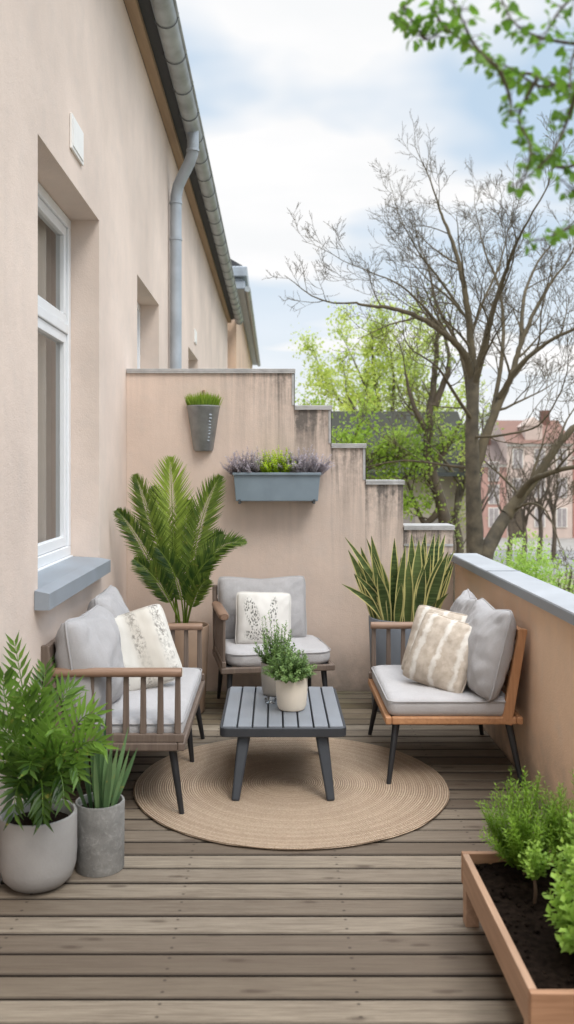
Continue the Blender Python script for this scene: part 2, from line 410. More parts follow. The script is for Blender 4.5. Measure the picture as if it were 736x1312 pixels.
def ground_mat(name, c1, c2, sc):
    t = NT(name); p = t.pos(); n = t.noise(p, sc, 8, .65)
    col = t.mix(t.rng(n, .35, .65), lin(c1), lin(c2)); t.bump(t.noise(p, sc*8, 4), .4, .05)
    return t.fin(col, .95, Specular_IOR_Level=.1)
MAT['lawn'] = ground_mat('yard_ground', (104, 102, 88), (138, 132, 118), .5)
MAT['asphalt'] = ground_mat('asphalt', (126, 125, 124), (140, 138, 136), .8)
MAT['pavement'] = ground_mat('pavement', (138, 134, 128), (152, 147, 141), .8)

# ------------------------------------------------------------------ setting
WX, PX, D = -.934, 1.135, 5.6
GZ = -4.0
m = MB(); m.add([(-400,-200,GZ),(400,-200,GZ),(400,900,GZ),(-400,900,GZ)], [(0,1,2,3)])
tag(m.build('ground', MAT['lawn']), kind='structure')
m = MB(); m.add([(-80,52,GZ+.01),(120,38,GZ+.01),(120,52,GZ+.01),(-80,64,GZ+.01)], [(0,1,2,3)])
tag(m.build('street', MAT['asphalt']), kind='structure')
m = MB(); m.add([(-80,64.2,GZ+.02),(120,52.2,GZ+.02),(120,64,GZ+.02),(-80,74,GZ+.02)], [(0,1,2,3)])
tag(m.build('pavement', MAT['pavement']), kind='structure')

# deck: each board rounded, cross-wise
m = MB(); y = -.6; i = 0
while y < D - .01:
    y1 = min(y + .0985, D - .004); r = R.random()
    zt = R.uniform(-.0015, .0015)
    m.box((WX + .004, y, -.026), (PX - .004, y1, zt), r)
    y += .1095; i += 1
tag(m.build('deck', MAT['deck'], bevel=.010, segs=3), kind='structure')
m = MB(); m.box((WX + .002, -1.2, -.34), (PX + .11, D - .003, -.034))
tag(m.build('terrace_slab', MAT['dark']), kind='structure')

# ------------------------------------------------------------------ house on the left
house = thing('house', 'tall cream stucco house with recessed white window and grey gutter beside the deck', 'house', (WX, 4, GZ))
ZT, ZB, YE, Y0, RD = 2.72, .905, 17.7, -1.6, .15
wins = [(3.51, 4.74), (6.05, 7.19), (9.64, 10.85), (13.2, 14.35)]
m = MB(); ys = [Y0]
for a, b in wins: ys += [a, b]
ys.append(YE); EZ = 4.29; zs = [GZ, ZB, ZT, EZ]
for i in range(len(ys)-1):
    for j in range(3):
        if i % 2 == 1 and j == 1: continue
        m.add([(WX, ys[i+1], zs[j]), (WX, ys[i], zs[j]), (WX, ys[i], zs[j+1]), (WX, ys[i+1], zs[j+1])], [(0,1,2,3)])
for a, b in wins:
    x0, x1 = WX - RD - .12, WX
    m.add([(x1,b,ZB),(x1,b,ZT),(x0,b,ZT),(x0,b,ZB)], [(0,1,2,3)])
    m.add([(x1,a,ZB),(x0,a,ZB),(x0,a,ZT),(x1,a,ZT)], [(0,1,2,3)])
    m.add([(x1,a,ZT),(x0,a,ZT),(x0,b,ZT),(x1,b,ZT)], [(0,1,2,3)])
    m.add([(x1,a,ZB),(x1,b,ZB),(x0,b,ZB),(x0,a,ZB)], [(0,1,2,3)])
m.add([(WX,YE,GZ),(WX,YE,EZ),(-8,YE,EZ),(-8,YE,GZ)], [(0,1,2,3)])
m.add([(WX,Y0,GZ),(-8,Y0,GZ),(-8,Y0,EZ),(WX,Y0,EZ)], [(0,1,2,3)])
m.add([(-8,Y0,GZ),(-8,YE,GZ),(-8,YE,EZ),(-8,Y0,EZ)], [(0,1,2,3)])
m.build('wall', MAT['wall_house'], house)
m = MB(); m.box((WX + .002, Y0, EZ + .002), (WX + .075, YE, EZ + .05)); m.build('fascia', MAT['fascia'], house, bevel=.004)
m = MB()
m.add([(WX+.07,Y0,EZ+.06),(-.70,Y0,EZ+.10),(-.70,YE,EZ+.10),(WX+.07,YE,EZ+.06)], [(0,3,2,1)])
m.add([(-.66,Y0,EZ+.17),(-8,Y0,EZ+4.2),(-8,YE,EZ+4.2),(-.66,YE,EZ+.17)], [(0,3,2,1)])
m.add([(-.70,Y0,EZ+.10),(-.66,Y0,EZ+.17),(-.66,YE,EZ+.17),(-.70,YE,EZ+.10)], [(0,1,2,3)])
m.add([(-8,Y0,EZ),(-.7,Y0,EZ+.1),(-.66,Y0,EZ+.17),(-8,Y0,EZ+4.2)], [(0,1,2,3)])
m.add([(-8,YE,EZ),(-.7,YE,EZ+.1),(-.66,YE,EZ+.17),(-8,YE,EZ+4.2)], [(3,2,1,0)])
m.build('roof', MAT['roof'], house)
GC = (-.712, EZ + .075); GR = .073
m = MB(); n = 14     # half-round gutter
def gut(u, v):
    an = PI + PI*u; return (GC[0] + GR*math.cos(an), Y0 + (YE + .25 - Y0)*v, GC[1] + GR*math.sin(an))
m.grid(gut, n, 1); m.grid(lambda u, v: ((lambda g: (GC[0]+(g[0]-GC[0])*.95, g[1], GC[1]+(g[2]-GC[1])*.95))(gut(u, v))), n, 1, flip=True)
m.tube([(GC[0]+GR+.004, Y0, GC[1]+.004), (GC[0]+GR+.004, YE+.25, GC[1]+.004)], .011, 8)
gutter = m.build('gutter', MAT['zinc'], house, smooth=True)
y = 2.2
while y < YE + .2:
    m = MB(); m.tube([(GC[0] + (GR+.006)*math.cos(PI+PI*k/12), y, GC[1] + (GR+.006)*math.sin(PI+PI*k/12)) for k in range(13)], .0042, 6)
    m.tube([(GC[0]+GR+.008, y, GC[1]-.006),(GC[0]+GR+.008, y, GC[1]+.026)], .0055, 6)
    o = m.build('bracket', MAT['zinc_mid'], gutter, loc=None, local=True)
    o.location = (-V(house['_o'])*K); y += .52
PY = 7.85
path = [(-.705,PY-.15,GC[1]-.05), (-.705,PY-.15,4.20), (-.71,PY-.14,4.13), (-.74,PY-.11,4.06), (-.81,PY-.05,3.95), (-.85,PY-.015,3.88), (-.868,PY,3.80), (-.87,PY,3.7), (-.87,PY,GZ)]
m = MB(); m.tube(path, .05, 18); pipe = m.build('downpipe', MAT['zinc_pipe'], house, smooth='angle')
for z in (4.15, 3.74, 3.42):
    xx, yy = (-.707, PY-.15) if z > 4 else (-.87, PY)
    m = MB(); m.lathe([(.05,z-.012),(.056,z-.01),(.056,z+.01),(.05,z+.012)], (xx,yy,0), 18)
    o = m.build('clamp', MAT['zinc_pipe'], pipe, local=True, smooth='angle'); o.location = -V(house['_o'])*K

def frame_rect(m, x, a, b, z0, z1, w, t):     # rectangular frame in the wall plane, face at x (towards +x), thickness t
    m.box((x-t, a, z0), (x, b, z0+w)); m.box((x-t, a, z1-w), (x, b, z1))
    m.box((x-t, a, z0+w), (x, a+w, z1-w)); m.box((x-t, b-w, z0+w), (x, b, z1-w))
def make_window(a, b):
    fx = WX - RD
    m = MB(); frame_rect(m, fx, a + .002, b - .002, ZB + .035, ZT - .003, .05, .07)
    zt = 2.13
    m.box((fx-.07, a+.052, zt-.025), (fx-.002, b-.052, zt+.025))
    w = m.build('window', MAT['pvc'], house, bevel=.004)
    def sub(mb, nm, mt, **k):
        o = mb.build(nm, mt, w, local=True, **k); o.location = -V(house['_o'])*K; return o
    m = MB(); frame_rect(m, fx-.012, a+.055, b-.055, ZB+.088, zt-.028, .048, .045)
    m.box((fx-.035, a+.10, ZB+.136), (fx-.03, b-.10, ZB+.14)); sub(m, 'sash', MAT['pvc'], bevel=.004)
    m = MB(); frame_rect(m, fx-.012, a+.055, b-.055, zt+.028, ZT-.056, .048, .045); sub(m, 'sash', MAT['pvc'], bevel=.004)
    m = MB(); m.add([(fx-.034, a+.1, ZB+.13), (fx-.034, b-.1, ZB+.13), (fx-.034, b-.1, zt-.07), (fx-.034, a+.1, zt-.07)], [(0,1,2,3)]); sub(m, 'pane', MAT['pane'])
    m = MB(); m.add([(fx-.034, a+.1, zt+.07), (fx-.034, b-.1, zt+.07), (fx-.034, b-.1, ZT-.1), (fx-.034, a+.1, ZT-.1)], [(0,1,2,3)]); sub(m, 'pane', MAT['pane'])
    m = MB(); m.box((fx-.05, a+.004, ZB+.004), (fx+.012, b-.004, ZB+.034)); sub(m, 'sill_profile', MAT['pvc'], bevel=.003)
    m = MB(); m.grid(lambda u, v: (fx-.115+.018*math.sin(u*46)+.01*math.sin(u*91+1), a-.05+(b-a+.1)*u, ZB+(ZT-ZB)*v), 90, 1); sub(m, 'curtain', MAT['curtain'], smooth=True)
    m = MB()
    s0, s1 = a - .055, b + .005                 # sloping metal sill
    xs = [(WX-RD+.012, .93), (WX+.058, .915), (WX+.058, .845), (WX-.0+.001, .845)]
    pr = [(WX-RD-.03, .934), (WX+.06, .912), (WX+.06, .84), (WX+.002, .84), (WX+.002, .90), (WX-RD-.03, .915)]
    a0 = a + .001; 
    vs = [(x, a0 if x < WX+.0005 else s0, z) for x, z in pr] + [(x, b - .001, z) for x, z in pr]
    vs = [(WX-RD-.03, a0, .934), (WX+.0015, a0, .924), (WX+.0015, s0, .924), (WX+.06, s0, .912), (WX+.06, s1, .912), (WX+.0015, s1, .924), (WX+.0015, b-.001, .924), (WX-RD-.03, b-.001, .934)]
    lo = [(x, y, z - (.018 if x < WX else .075)) for x, y, z in vs]
    lo = [(x, y, .906 if x < WX else .848) for x, y, z in vs]
    n = 8
    m.add(vs + lo, [tuple(range(n)), tuple(range(2*n-1, n-1, -1))] + [(i, i+n, (i+1)%n+n, (i+1)%n) for i in range(n)])
    sub(m, 'sill', MAT['sill'])
for a, b in wins: make_window(a, b)
m = MB(); m.box((WX-.6, Y0+.1, ZB-.3), (WX-.5, YE-.1, ZT+.3)); m.build('inner_wall', MAT['dark'], house)
for yy in (4.05, 10.3):
    m = MB(); m.box((WX+.001, yy, 2.86), (WX+.012, yy+.25, 3.02)); m.box((WX+.012, yy+.02, 2.875), (WX+.016, yy+.23, 3.005)); m.build('vent_cover', MAT['plaque'], house, bevel=.003)

nb = thing('neighbour_house', 'apricot house end with thick grey cornice beyond the gutter', 'house', (-.77, 18, GZ))
m = MB(); m.box((-7, 17.95, GZ), (-.77, 31, 5.0)); m.build('wall', MAT['apricot'], nb)
m = MB(); m.box((-7.2, 17.88, 5.003), (-.6, 31.1, 5.17)); m.box((-7.15, 17.93, 5.17), (-.65, 31.05, 5.24)); m.box((-7.3, 17.8, 5.24), (-.55, 31.2, 5.45)); m.build('cornice', MAT['zinc_pipe'], nb, bevel=.02)
m = MB(); m.tube([(-.54,17.85,5.0),(-.54,31,5.0)], .06, 12); m.build('gutter', MAT['zinc'], nb, smooth='angle')
m = MB(); m.add([(-.6,17.9,5.452),(-.6,31.1,5.452),(-4,31.1,7.4),(-4,17.9,7.4)], [(0,1,2,3)]); m.add([(-7.2,17.9,5.452),(-4,17.9,7.4),(-4,31.1,7.4),(-7.2,31.1,5.452)], [(0,1,2,3)]); m.add([(-7.2,17.9,5.452),(-.6,17.9,5.452),(-4,17.9,7.4)], [(0,1,2)]); m.build('roof', MAT['roof'], nb)

# ------------------------------------------------------------------ stepped wall
steps = [(-.934, .123, 2.005), (.123, .354, 1.775), (.354, .57, 1.535), (.57, .81, 1.305), (.81, 1.125, 1.02)]
sw = thing('stepped_wall', 'pinkish stucco wall stepping down to the right with dark water stains', 'wall', (.1, D, 0))
m = MB()
def grime(x, z, zt):
    d = zt - z
    e = math.exp(-d/.40) * min(1.1, max(.12, (x + .5)*1.7)) if x < .123 else math.exp(-d/.30)*1.2
    return min(1, e + (.12 if d < .03 else 0))
def colx(x0, x1, n): return [x0 + (x1-x0)*i/n for i in range(n+1)]
for i, (x0, x1, zt) in enumerate(steps):
    a = x0 + .001 if i == 0 else x0
    m.grid(lambda u, v: (a + (x1-a)*u, D, -.3 + (zt+.3)*v), max(4, int((x1-a)/.02)), 64, a=lambda u, v: grime(a + (x1-a)*u, -.3 + (zt+.3)*v, zt))
    m.add([(x0,D,zt),(x1,D,zt),(x1,D+.2,zt),(x0,D+.2,zt)], [(0,1,2,3)], .6)
    m.add([(x0,D+.2,-.3),(x0,D+.2,zt),(x1,D+.2,zt),(x1,D+.2,-.3)], [(0,1,2,3)], .3)
    zn = steps[i+1][2] if i < 4 else -.3
    m.add([(x1,D,zn),(x1,D+.2,zn),(x1,D+.2,zt),(x1,D,zt)], [(0,1,2,3)], .6)
m.build('wall', MAT['wall_back'], sw)
for i, (x0, x1, zt) in enumerate(steps):
    m = MB(); m.box((x0 + (.003 if i else .004), D-.014, zt+.002), (x1+.008, D+.214, zt+.021)); m.box((x0 + (.003 if i else .004), D-.014, zt-.008), (x1+.008, D-.0105, zt+.0015))
    m.build('coping', MAT['flash'], sw, bevel=.002)
    if i < 3:
        zn = steps[i+1][2] + .022
        m = MB(); m.box((x1-.014, D-.005, zn), (x1+.005, D-.0015, zt-.009)); m.box((x1+.0015, D-.005, zn), (x1+.005, D+.2, zt-.009)); m.build('edge_strip', MAT['flash'], sw)
m = MB(); m.box((x0+.004, D-.006, .91), (x1-.002, D-.001, .925)); m.build('drip_edge', MAT['flash'], sw)

# ------------------------------------------------------------------ parapet
pp = thing('parapet', 'low apricot stucco parapet with pale metal cap along the right side', 'parapet', (PX, 3, 0))
m = MB(); m.grid(lambda u, v: (PX, -1.2 + (D+1.2)*u, -.3 + 1.12*v), 60, 20, flip=True)
m.add([(PX+.115,-1.2,-.3),(PX+.115,D-.002,-.3),(PX+.115,D-.002,.82),(PX+.115,-1.2,.82)], [(0,1,2,3)])
m.add([(PX,-1.2,-.3),(PX+.115,-1.2,-.3),(PX+.115,-1.2,.82),(PX,-1.2,.82)], [(0,1,2,3)])
m.add([(PX,D-.002,-.3),(PX,D-.002,.82),(PX+.115,D-.002,.82),(PX+.115,D-.002,-.3)], [(0,1,2,3)])
m.build('wall', MAT['wall_parapet'], pp)
m = MB(); m.box((PX-.034, -1.2, .822), (PX+.135, D-.02, .868)); cap = m.build('cap', MAT['cap'], pp, bevel=.004)
m = MB(); m.box((PX-.0375, -1.2, .823), (PX-.0345, D-.021, .862)); o = m.build('cap_edge', MAT['capface'], pp)
for y in (2.9, 4.6):
    m = MB(); m.box((PX-.036, y, .8683), (PX+.137, y+.012, .8705)); m.build('cap_seam', MAT['capface'], pp)

# ------------------------------------------------------------------ cushions
def nz(p, s): return noise.noise(V(p)*s)
def pillow_mesh(w, h, t, seed=0, wr=.012, sag=.0, pinch=.045):
    m = MB(); n = 34; o = V((seed*7.3, seed*3.1, seed*1.7))
    for sgn in (-1, 1):
        def fn(u, v, sgn=sgn):
            U, W = u*2-1, v*2-1
            x = w/2*U*(1 - pinch*(1-W*W)*abs(U)**1.5); z = h/2*W*(1 - pinch*(1-U*U)*abs(W)**1.5)
            cr_ = 1 - .075*abs(U)**5*abs(W)**5; x *= cr_; z *= cr_
            e = max(0, (1-U*U))*max(0, (1-W*W))
            y = t/2 * e**.42
            y *= 1 + .16*(-W)*(1 if sag else .4)
            k = min(1, e*5)
            q = V((x, z, sgn)) + o
            y += k*wr*(nz(q, 7)*1.2 + nz(V((q.x*1.6, q.z*.7, q.y)), 18)*.55)
            # corner creases
            cr = (abs(U*W))**2; y += k*wr*.9*math.sin((U*1.3+W*1.1*sgn)*14)*cr
            z2 = z - sag*(1 - W)*.5*abs(U)**2*.0 + (-sag*(1-abs(U))*max(0, W)**2)
            return (x, sgn*y, z2)
        m.grid(fn, n, n, flip=(sgn > 0))
    return m
def cushion(name, label, cat, mat, pos, facing, lean, w, h, t, seed, group, roll=0, wr=.012, sag=0., piping=True, pinch=.045):
    """facing: angle of the front normal measured from -y towards +x; lean: top tips backwards"""
    m = pillow_mesh(w, h, t, seed, wr, sag, pinch)
    o = m.build(name, mat, None, smooth=True, merge=True)
    o.location = V(pos)*K
    o.rotation_euler = (Matrix.Rotation(facing, 3, 'Z') @ Matrix.Rotation(-lean, 3, 'X') @ Matrix.Rotation(roll, 3, 'Y')).to_euler()
    tag(o, label, cat, group)
    if piping:
        pm = MB(); pts = []
        for k in range(97):
            a = k/96*4; sd = int(a) % 4; f = (a-int(a))*2-1
            U, W = [(f,-1),(1,f),(-f,1),(-1,-f)][sd]
            c5 = 1 - .075*abs(U)**5*abs(W)**5
            pts.append((c5*w/2*U*(1 - pinch*(1-W*W)*abs(U)**1.5), 0, c5*h/2*W*(1 - pinch*(1-U*U)*abs(W)**1.5) - sag*(1-abs(U))*max(0, W)**2))
        pm.tube(pts, .0042, 6, cap=False); pm.build('piping', mat, o, local=True, smooth=True)
    return o
def seat_cushion(m, w, d, z0, z1, r, pr, crown=.02, seed=0):
    """soft slab; r edge radius, pr plan corner radius"""
    n = 26; hw, hd = w/2, d/2; zc = (z0+z1)/2; hz = (z1-z0)/2
    def plan(U, W):
        x, y = hw*U, hd*W
        ix, iy = hw-pr, hd-pr
        s = max(abs(U), abs(W))
        if s < 1e-6: return 0, 0
        # push the square boundary to a rounded rectangle
        bx, by = hw*U/s, hd*W/s
        if abs(bx) > ix and abs(by) > iy:
            cx, cy = math.copysign(ix, bx), math.copysign(iy, by)
            v = V((bx-cx, by-cy)); v.normalize(); bx, by = cx+v.x*pr, cy+v.y*pr
        return bx*s, by*s
    for sg in (-1, 1):
        def fn(u, v, sg=sg):
            U, W = math.sin((u*2-1)*PI/2), math.sin((v*2-1)*PI/2)
            x, y = plan(U, W); s = max(abs(U), abs(W))
            inset = (1-s)*min(hw, hd)
            k = 1 if inset >= r else math.sqrt(max(0, 1-((r-inset)/r)**2))
            z = zc + sg*hz*(.25 + .75*k) if s < 1 else zc + sg*hz*.25
            if sg > 0: z += crown*(1-U*U)*(1-W*W) + .006*nz((x*1.+seed, y, 0), 7)*k + .003*nz((x+seed, y, 3), 22)*k
            return (x, y, z)
        m.grid(fn, n, n, flip=(sg < 0))
    def side(u, v):
        a = u*4; sd = int(a) % 4; f = math.sin(((a-int(a))*2-1)*PI/2)
        U, W = [(f,-1),(1,f),(-f,1),(-1,-f)][sd]
        x, y = plan(U, W); return (x, y, zc + hz*.25*(2*v-1))
    m.grid(side, 104, 2)

def seat_piping(o, w, d, z, r):
    hw, hd = w/2+.001, d/2+.001; pts = []
    for cx, cy, a0 in ((hw-r, -hd+r, -PI/2), (hw-r, hd-r, 0), (-hw+r, hd-r, PI/2), (-hw+r, -hd+r, PI)):
        for k in range(7): a = a0+PI/2*k/6; pts.append((cx+r*math.cos(a), cy+r*math.sin(a), z))
    pts.append(pts[0]); m = MB(); m.tube(pts, .0032, 6, cap=False); m.build('piping', MAT['grey_fab'], o, local=True, smooth=True)
# ------------------------------------------------------------------ seating
def make_seat(name, label, cat, loc, rz, W, Dp, arms, wm, wmx, am, seed, mid_leg=False, group=None, crad=.04, armz=.58, cut=0., splay=.4, pw=.05):
    t = thing(name, label, cat, loc, rz, group); hw, hd = W/2, Dp/2
    def part(m, nm, mt, **k): return m.build(nm, mt, t, local=True, **k)
    zb, zt = .268, .302
    m = MB()
    m.box((-hw, -hd, zb), (hw, -hd+.028, zt)); m.box((-hw, hd-.03, zb), (hw, hd-.002, zt))
    m.box((-hw, -hd+.0285, zb), (-hw+.028, hd-.0305, zt)); m.box((hw-.028, -hd+.0285, zb), (hw, hd-.0305, zt))
    part(m, 'seat_frame', wmx, bevel=.006)
    m = MB()
    for k in range(9):
        x = -hw+.05+(W-.1)*k/8; m.box((x-.02, -hd+.03, zt-.016), (x+.02, hd-.032, zt-.004))
    part(m, 'seat_slats', MAT['leg'])
    m = MB(); seat_cushion(m, W-.012-(.028 if arms else 0)*len(arms), Dp-.05, zt-.006, zt+.080, .026, crad, .010, seed); o = m.build('seat_cushion', MAT['seat_fab'], t, local=True, smooth=True, merge=True); o.location = ((.014*K if arms == (-1,) else 0), -.012*K, 0)
    seat_piping(o, W-.012-.028*len(arms), Dp-.05, zt+.066, crad)
    # leaning back
    lean = .075; bt = .69
    m = MB()
    hr = hw - cut
    for x in (-hw+.014, hr-.014):
        m.bar((x, hd-.075, zb), (x, hd-.075+lean, bt), .028, pw, (0,1,0), w2=.026, t2=pw*.75)
    m.bar((-hw+.002, hd-.012, bt-.03), (hr-.002, hd-.012, bt-.03), .026, .056)
    for k in range(4):
        z = .36+k*.075; y = hd-.075+lean*(z-zb)/(bt-zb); m.bar((-hw+.027, y, z), (hr-.027, y, z), .016, .05)
    part(m, 'backrest', wm, bevel=.004)
    for s in arms:
        x = s*(hw-.02); z = armz
        m = MB(); y0, y1 = -hd+.012, hd-.035
        m.grid(lambda u, v: (x + .029*math.cos(2*PI*v)*(1 if .03 < u < .97 else .75), y0+(y1-y0)*u, z + .0175*math.copysign(abs(math.sin(2*PI*v))**.6, math.sin(2*PI*v))), 20, 20)
        m.add([(x + .02*math.cos(2*PI*k/20), y0, z+.0155*math.copysign(abs(math.sin(2*PI*k/20))**.6, math.sin(2*PI*k/20))) for k in range(20)], [tuple(range(20))])
        m.add([(x + .02*math.cos(2*PI*k/20), y1, z+.0155*math.copysign(abs(math.sin(2*PI*k/20))**.6, math.sin(2*PI*k/20))) for k in range(20)], [tuple(range(19,-1,-1))])
        part(m, 'armrest', am, smooth='angle')
        m = MB(); m.box((x+s*.0035-.012+.0*s, -hd+.002, zt+.0005), (x+s*.0035+.012, hd-.07, zt+.034)); part(m, 'arm_rail', MAT['greywood'], bevel=.004)
        for k in range(7):
            yy = -hd+.028 + (Dp-.15)*k/6
            m = MB(); m.bar((x+s*.0035, yy, zt+.032), (x, yy + .0, z-.012), .018, .026, (0,1,0), w2=.015, t2=.021); part(m, 'slat', MAT['greywood'], bevel=.004)
    def leg(x, y, sx, sy):
        m = MB(); m.tube([(x+sx*.045, y+sy*.045, .0), (x+sx*.044, y+sy*.044, .004), (x, y, zb+.004)], [.0095, .0105, .017], 14); part(m, 'leg', MAT['leg'], smooth='angle')
    for sx in (-1, 1):
        for sy in (-1, 1): leg(sx*(hw-.055), sy*(hd-.055), sx*splay, sy)
    if mid_leg: leg(.12, -hd+.055, 0, 1*-.6)
    return t
seat_group = 'slatted lounge seats around the rug'
make_seat('garden_sofa', 'weathered brown two seat sofa with slatted arms below the window', 'sofa', (-.643, 4.09, 0), PI/2, 1.07, .565, (-1, 1), MAT['greywood'], MAT['greywood'], MAT['arm'], 1, True, seat_group, splay=.8)
make_seat('lounge_chair', 'grey cushioned lounge chair against the stepped wall behind the coffee table', 'armchair', (-.02, 5.2, 0), math.radians(9), .64, .55, (-1,), MAT['greywood'], MAT['greywood'], MAT['arm'], 2, False, seat_group, .1, cut=.14)
make_seat('lounge_chair', 'orange teak lounge chair with leaning wooden back against the parapet', 'armchair', (.795, 4.295, 0), -PI/2, .74, .61, (-1,), MAT['teak'], MAT['teak_x'], MAT['arm'], 3, False, seat_group, splay=1.5, pw=.048)
bg = 'plain grey back cushions'
zc = .384
cushion('back_cushion', 'plain grey back cushion at the near end of the sofa', 'cushion', MAT['grey_fab'], (-.785, 3.79, zc+.195), PI/2-.10, .15, .49, .44, .25, 1, bg, wr=.017, sag=.02)
cushion('back_cushion', 'plain grey back cushion at the far end of the sofa behind the speckled pillow', 'cushion', MAT['grey_fab'], (-.795, 4.31, zc+.21), PI/2+.02, .15, .49, .45, .22, 2, bg, wr=.012, sag=.015)
cushion('back_cushion', 'wide plain grey back cushion on the chair against the stepped wall', 'cushion', MAT['grey_fab'], (-.075, 5.385, zc+.172), math.radians(5), .24, .55, .4, .17, 3, bg, wr=.012, sag=.02)
cushion('back_cushion', 'plain grey back cushion nearest the exposed teak end post', 'cushion', MAT['grey_fab'], (.975, 4.115, zc+.19), -PI/2+.10, .25, .44, .43, .19, 4, bg, wr=.016, sag=.03)
cushion('back_cushion', 'plain grey back cushion half hidden at the far end of the teak chair', 'cushion', MAT['grey_fab'], (.955, 4.50, zc+.19), -PI/2-.1, .22, .40, .42, .17, 5, bg, wr=.016, sag=.03)
tg = 'patterned throw pillows'
cushion('throw_pillow', 'off-white pillow with speckled grey bands on the sofa', 'pillow', MAT['band'], (-.655, 4.12, zc+.165), math.radians(17), .36, .40, .375, .13, 6, tg, roll=-.26, wr=.009)
cushion('throw_pillow', 'white pillow printed with dark plant sprigs on the chair by the stepped wall', 'pillow', MAT['botanic'], (-.065, 5.2, zc+.135), math.radians(6), .3, .33, .32, .13, 7, tg, roll=.04, wr=.009)
cushion('throw_pillow', 'tan pillow with uneven white stripes in front on the teak chair', 'pillow', MAT['tan'], (.785, 4.15, zc+.155), math.radians(-38), .42, .33, .34, .12, 8, tg, roll=.19, wr=.009)
cushion('throw_pillow', 'tan and white pillow mostly hidden behind the front striped pillow', 'pillow', MAT['tan'], (.80, 4.35, zc+.155), math.radians(-36), .36, .33, .35, .11, 9, tg, roll=.12, wr=.009)

# ------------------------------------------------------------------ coffee table
ct = thing('coffee_table', 'low charcoal coffee table with grey slatted top on the round rug', 'table', (.036, 4.105, 0))
tx0, tx1, ty0, ty1, tz = -.233, .305, 3.75, 4.46, .31
m = MB(); rr = .035; pts = []
def rrect(x0, x1, y0, y1, r, n=6):
    out = []
    for cx, cy, a0 in ((x1-r, y0+r, -PI/2), (x1-r, y1-r, 0), (x0+r, y1-r, PI/2), (x0+r, y0+r, PI)):
        for k in range(n+1): a = a0+PI/2*k/n; out.append((cx+r*math.cos(a), cy+r*math.sin(a)))
    return out
o1 = rrect(tx0, tx1, ty0, ty1, rr); i1 = rrect(tx0+.012, tx1-.012, ty0+.012, ty1-.012, rr-.01); n = len(o1)
vs = [(x,y,tz-.045) for x,y in o1] + [(x,y,tz-.006) for x,y in o1] + [(x,y,tz-.006) for x,y in i1] + [(x,y,tz-.03) for x,y in i1]
fs = [tuple(range(n-1,-1,-1))] + [(k*n+i, k*n+(i+1)%n, (k+1)*n+(i+1)%n, (k+1)*n+i) for k in range(3) for i in range(n)] + [tuple(range(3*n, 4*n))]
m.add(vs, fs); m.build('table_frame', MAT['table_frame'], ct, bevel=.004)
m = MB(); N = 8; gp = .007; sw_ = (tx1-tx0-.026-gp*(N-1))/N
for k in range(N):
    x = tx0+.013+k*(sw_+gp); r_ = R.random()
    ins = .012 if k in (0, N-1) else 0
    m.box((x, ty0+.014, tz-.026), (x+sw_, ty1-.014, tz), r_)
m.build('tabletop', MAT['table_top'], ct, bevel=.0035)
for sx in (-1, 1):
    for sy in (-1, 1):
        cx = .036; cy = 4.105
        m = MB(); m.bar((cx+sx*.20, cy+sy*(.385 if sy < 0 else .2), .008), (cx+sx*.165, cy+sy*(.29 if sy < 0 else .19), tz-.043), .034, .034, (0,1,0), w2=.056, t2=.05)
        m.build('leg', MAT['table_frame'], ct, bevel=.008)

# rug
m = MB(); m.lathe([(0,.0035),(.66,.0035),(.684,.004),(.688,.008),(.684,.012),(.66,.0125),(0,.0125)], (0,0,0), 120)
m.v = [(x*(1+.006*nz((x,y,3),4.)+.004*nz((x,y,9),11.)), y*(1+.006*nz((x,y,3),4.)+.004*nz((x,y,9),11.)), z + (.003*max(0, nz((x,y,1),5.)) if z > .003 and math.hypot(x,y) > .6 else 0)) for x, y, z in m.v]
rug = m.build('rug', MAT['rug'], None, smooth='angle'); rug.location = V((.072, 3.935, 0))*K
tag(rug, 'round braided jute rug on the wooden deck', 'rug')

# ------------------------------------------------------------------ plant helpers
def rdir():
    while True:
        v = V((R.uniform(-1,1), R.uniform(-1,1), R.uniform(-1,1)))
        if .1 < v.length < 1: return v.normalized()
def pot_lathe(r0, r1, h, th=.012, depth=.03, foot=.0, rb=.015):
    return [(r0-rb, 0), (r0-rb*.3, rb*.3), (r0, rb), (r1, h-.004), (r1-.002, h), (r1-th+.002, h), (r1-th, h-.004), (r1-th-(r1-r0)*.1, h-depth-.01), (0, h-depth-.01)]
def sprig(ml, ms, base, tip, nleaf, L, W, rad=.002, curl=.2, t0=.2, wob=.02, nodes=2, a0=.2, a1=1.):
    base, tip = V(base), V(tip); d = tip-base; ln = d.length
    side = d.orthogonal().normalized(); b2 = side.cross(d).normalized()
    ph = R.uniform(0, 6.28); bend = (side*math.cos(ph) + b2*math.sin(ph))*ln*wob*5
    def pt(t): return base + d*t + bend*math.sin(PI*t)*.4 + V((0,0,-1))*0
    if ms is not None: ms.tube([pt(k/4) for k in range(5)], [rad*(1-.7*k/4) for k in range(5)], 5, cap=False)
    for k in range(nleaf):
        t = t0 + (1-t0)*(k+R.random()*.5)/nleaf
        p = pt(min(t, 1)); dd = d.normalized()
        an = ph + k*2.4 + R.uniform(-.3, .3); out = side*math.cos(an) + b2*math.sin(an)
        ld = dd*R.uniform(.35, .9) + out*R.uniform(.6, 1)
        s = (1-.35*t)*R.uniform(.75, 1.15)
        ml.leaf(p, ld, dd*.8 + out*-.3 + V((0,0,.4)), L*s, W*s, a0+(a1-a0)*(.35*R.random()+.65*t)*R.uniform(.7, 1.1), R.uniform(0, curl))
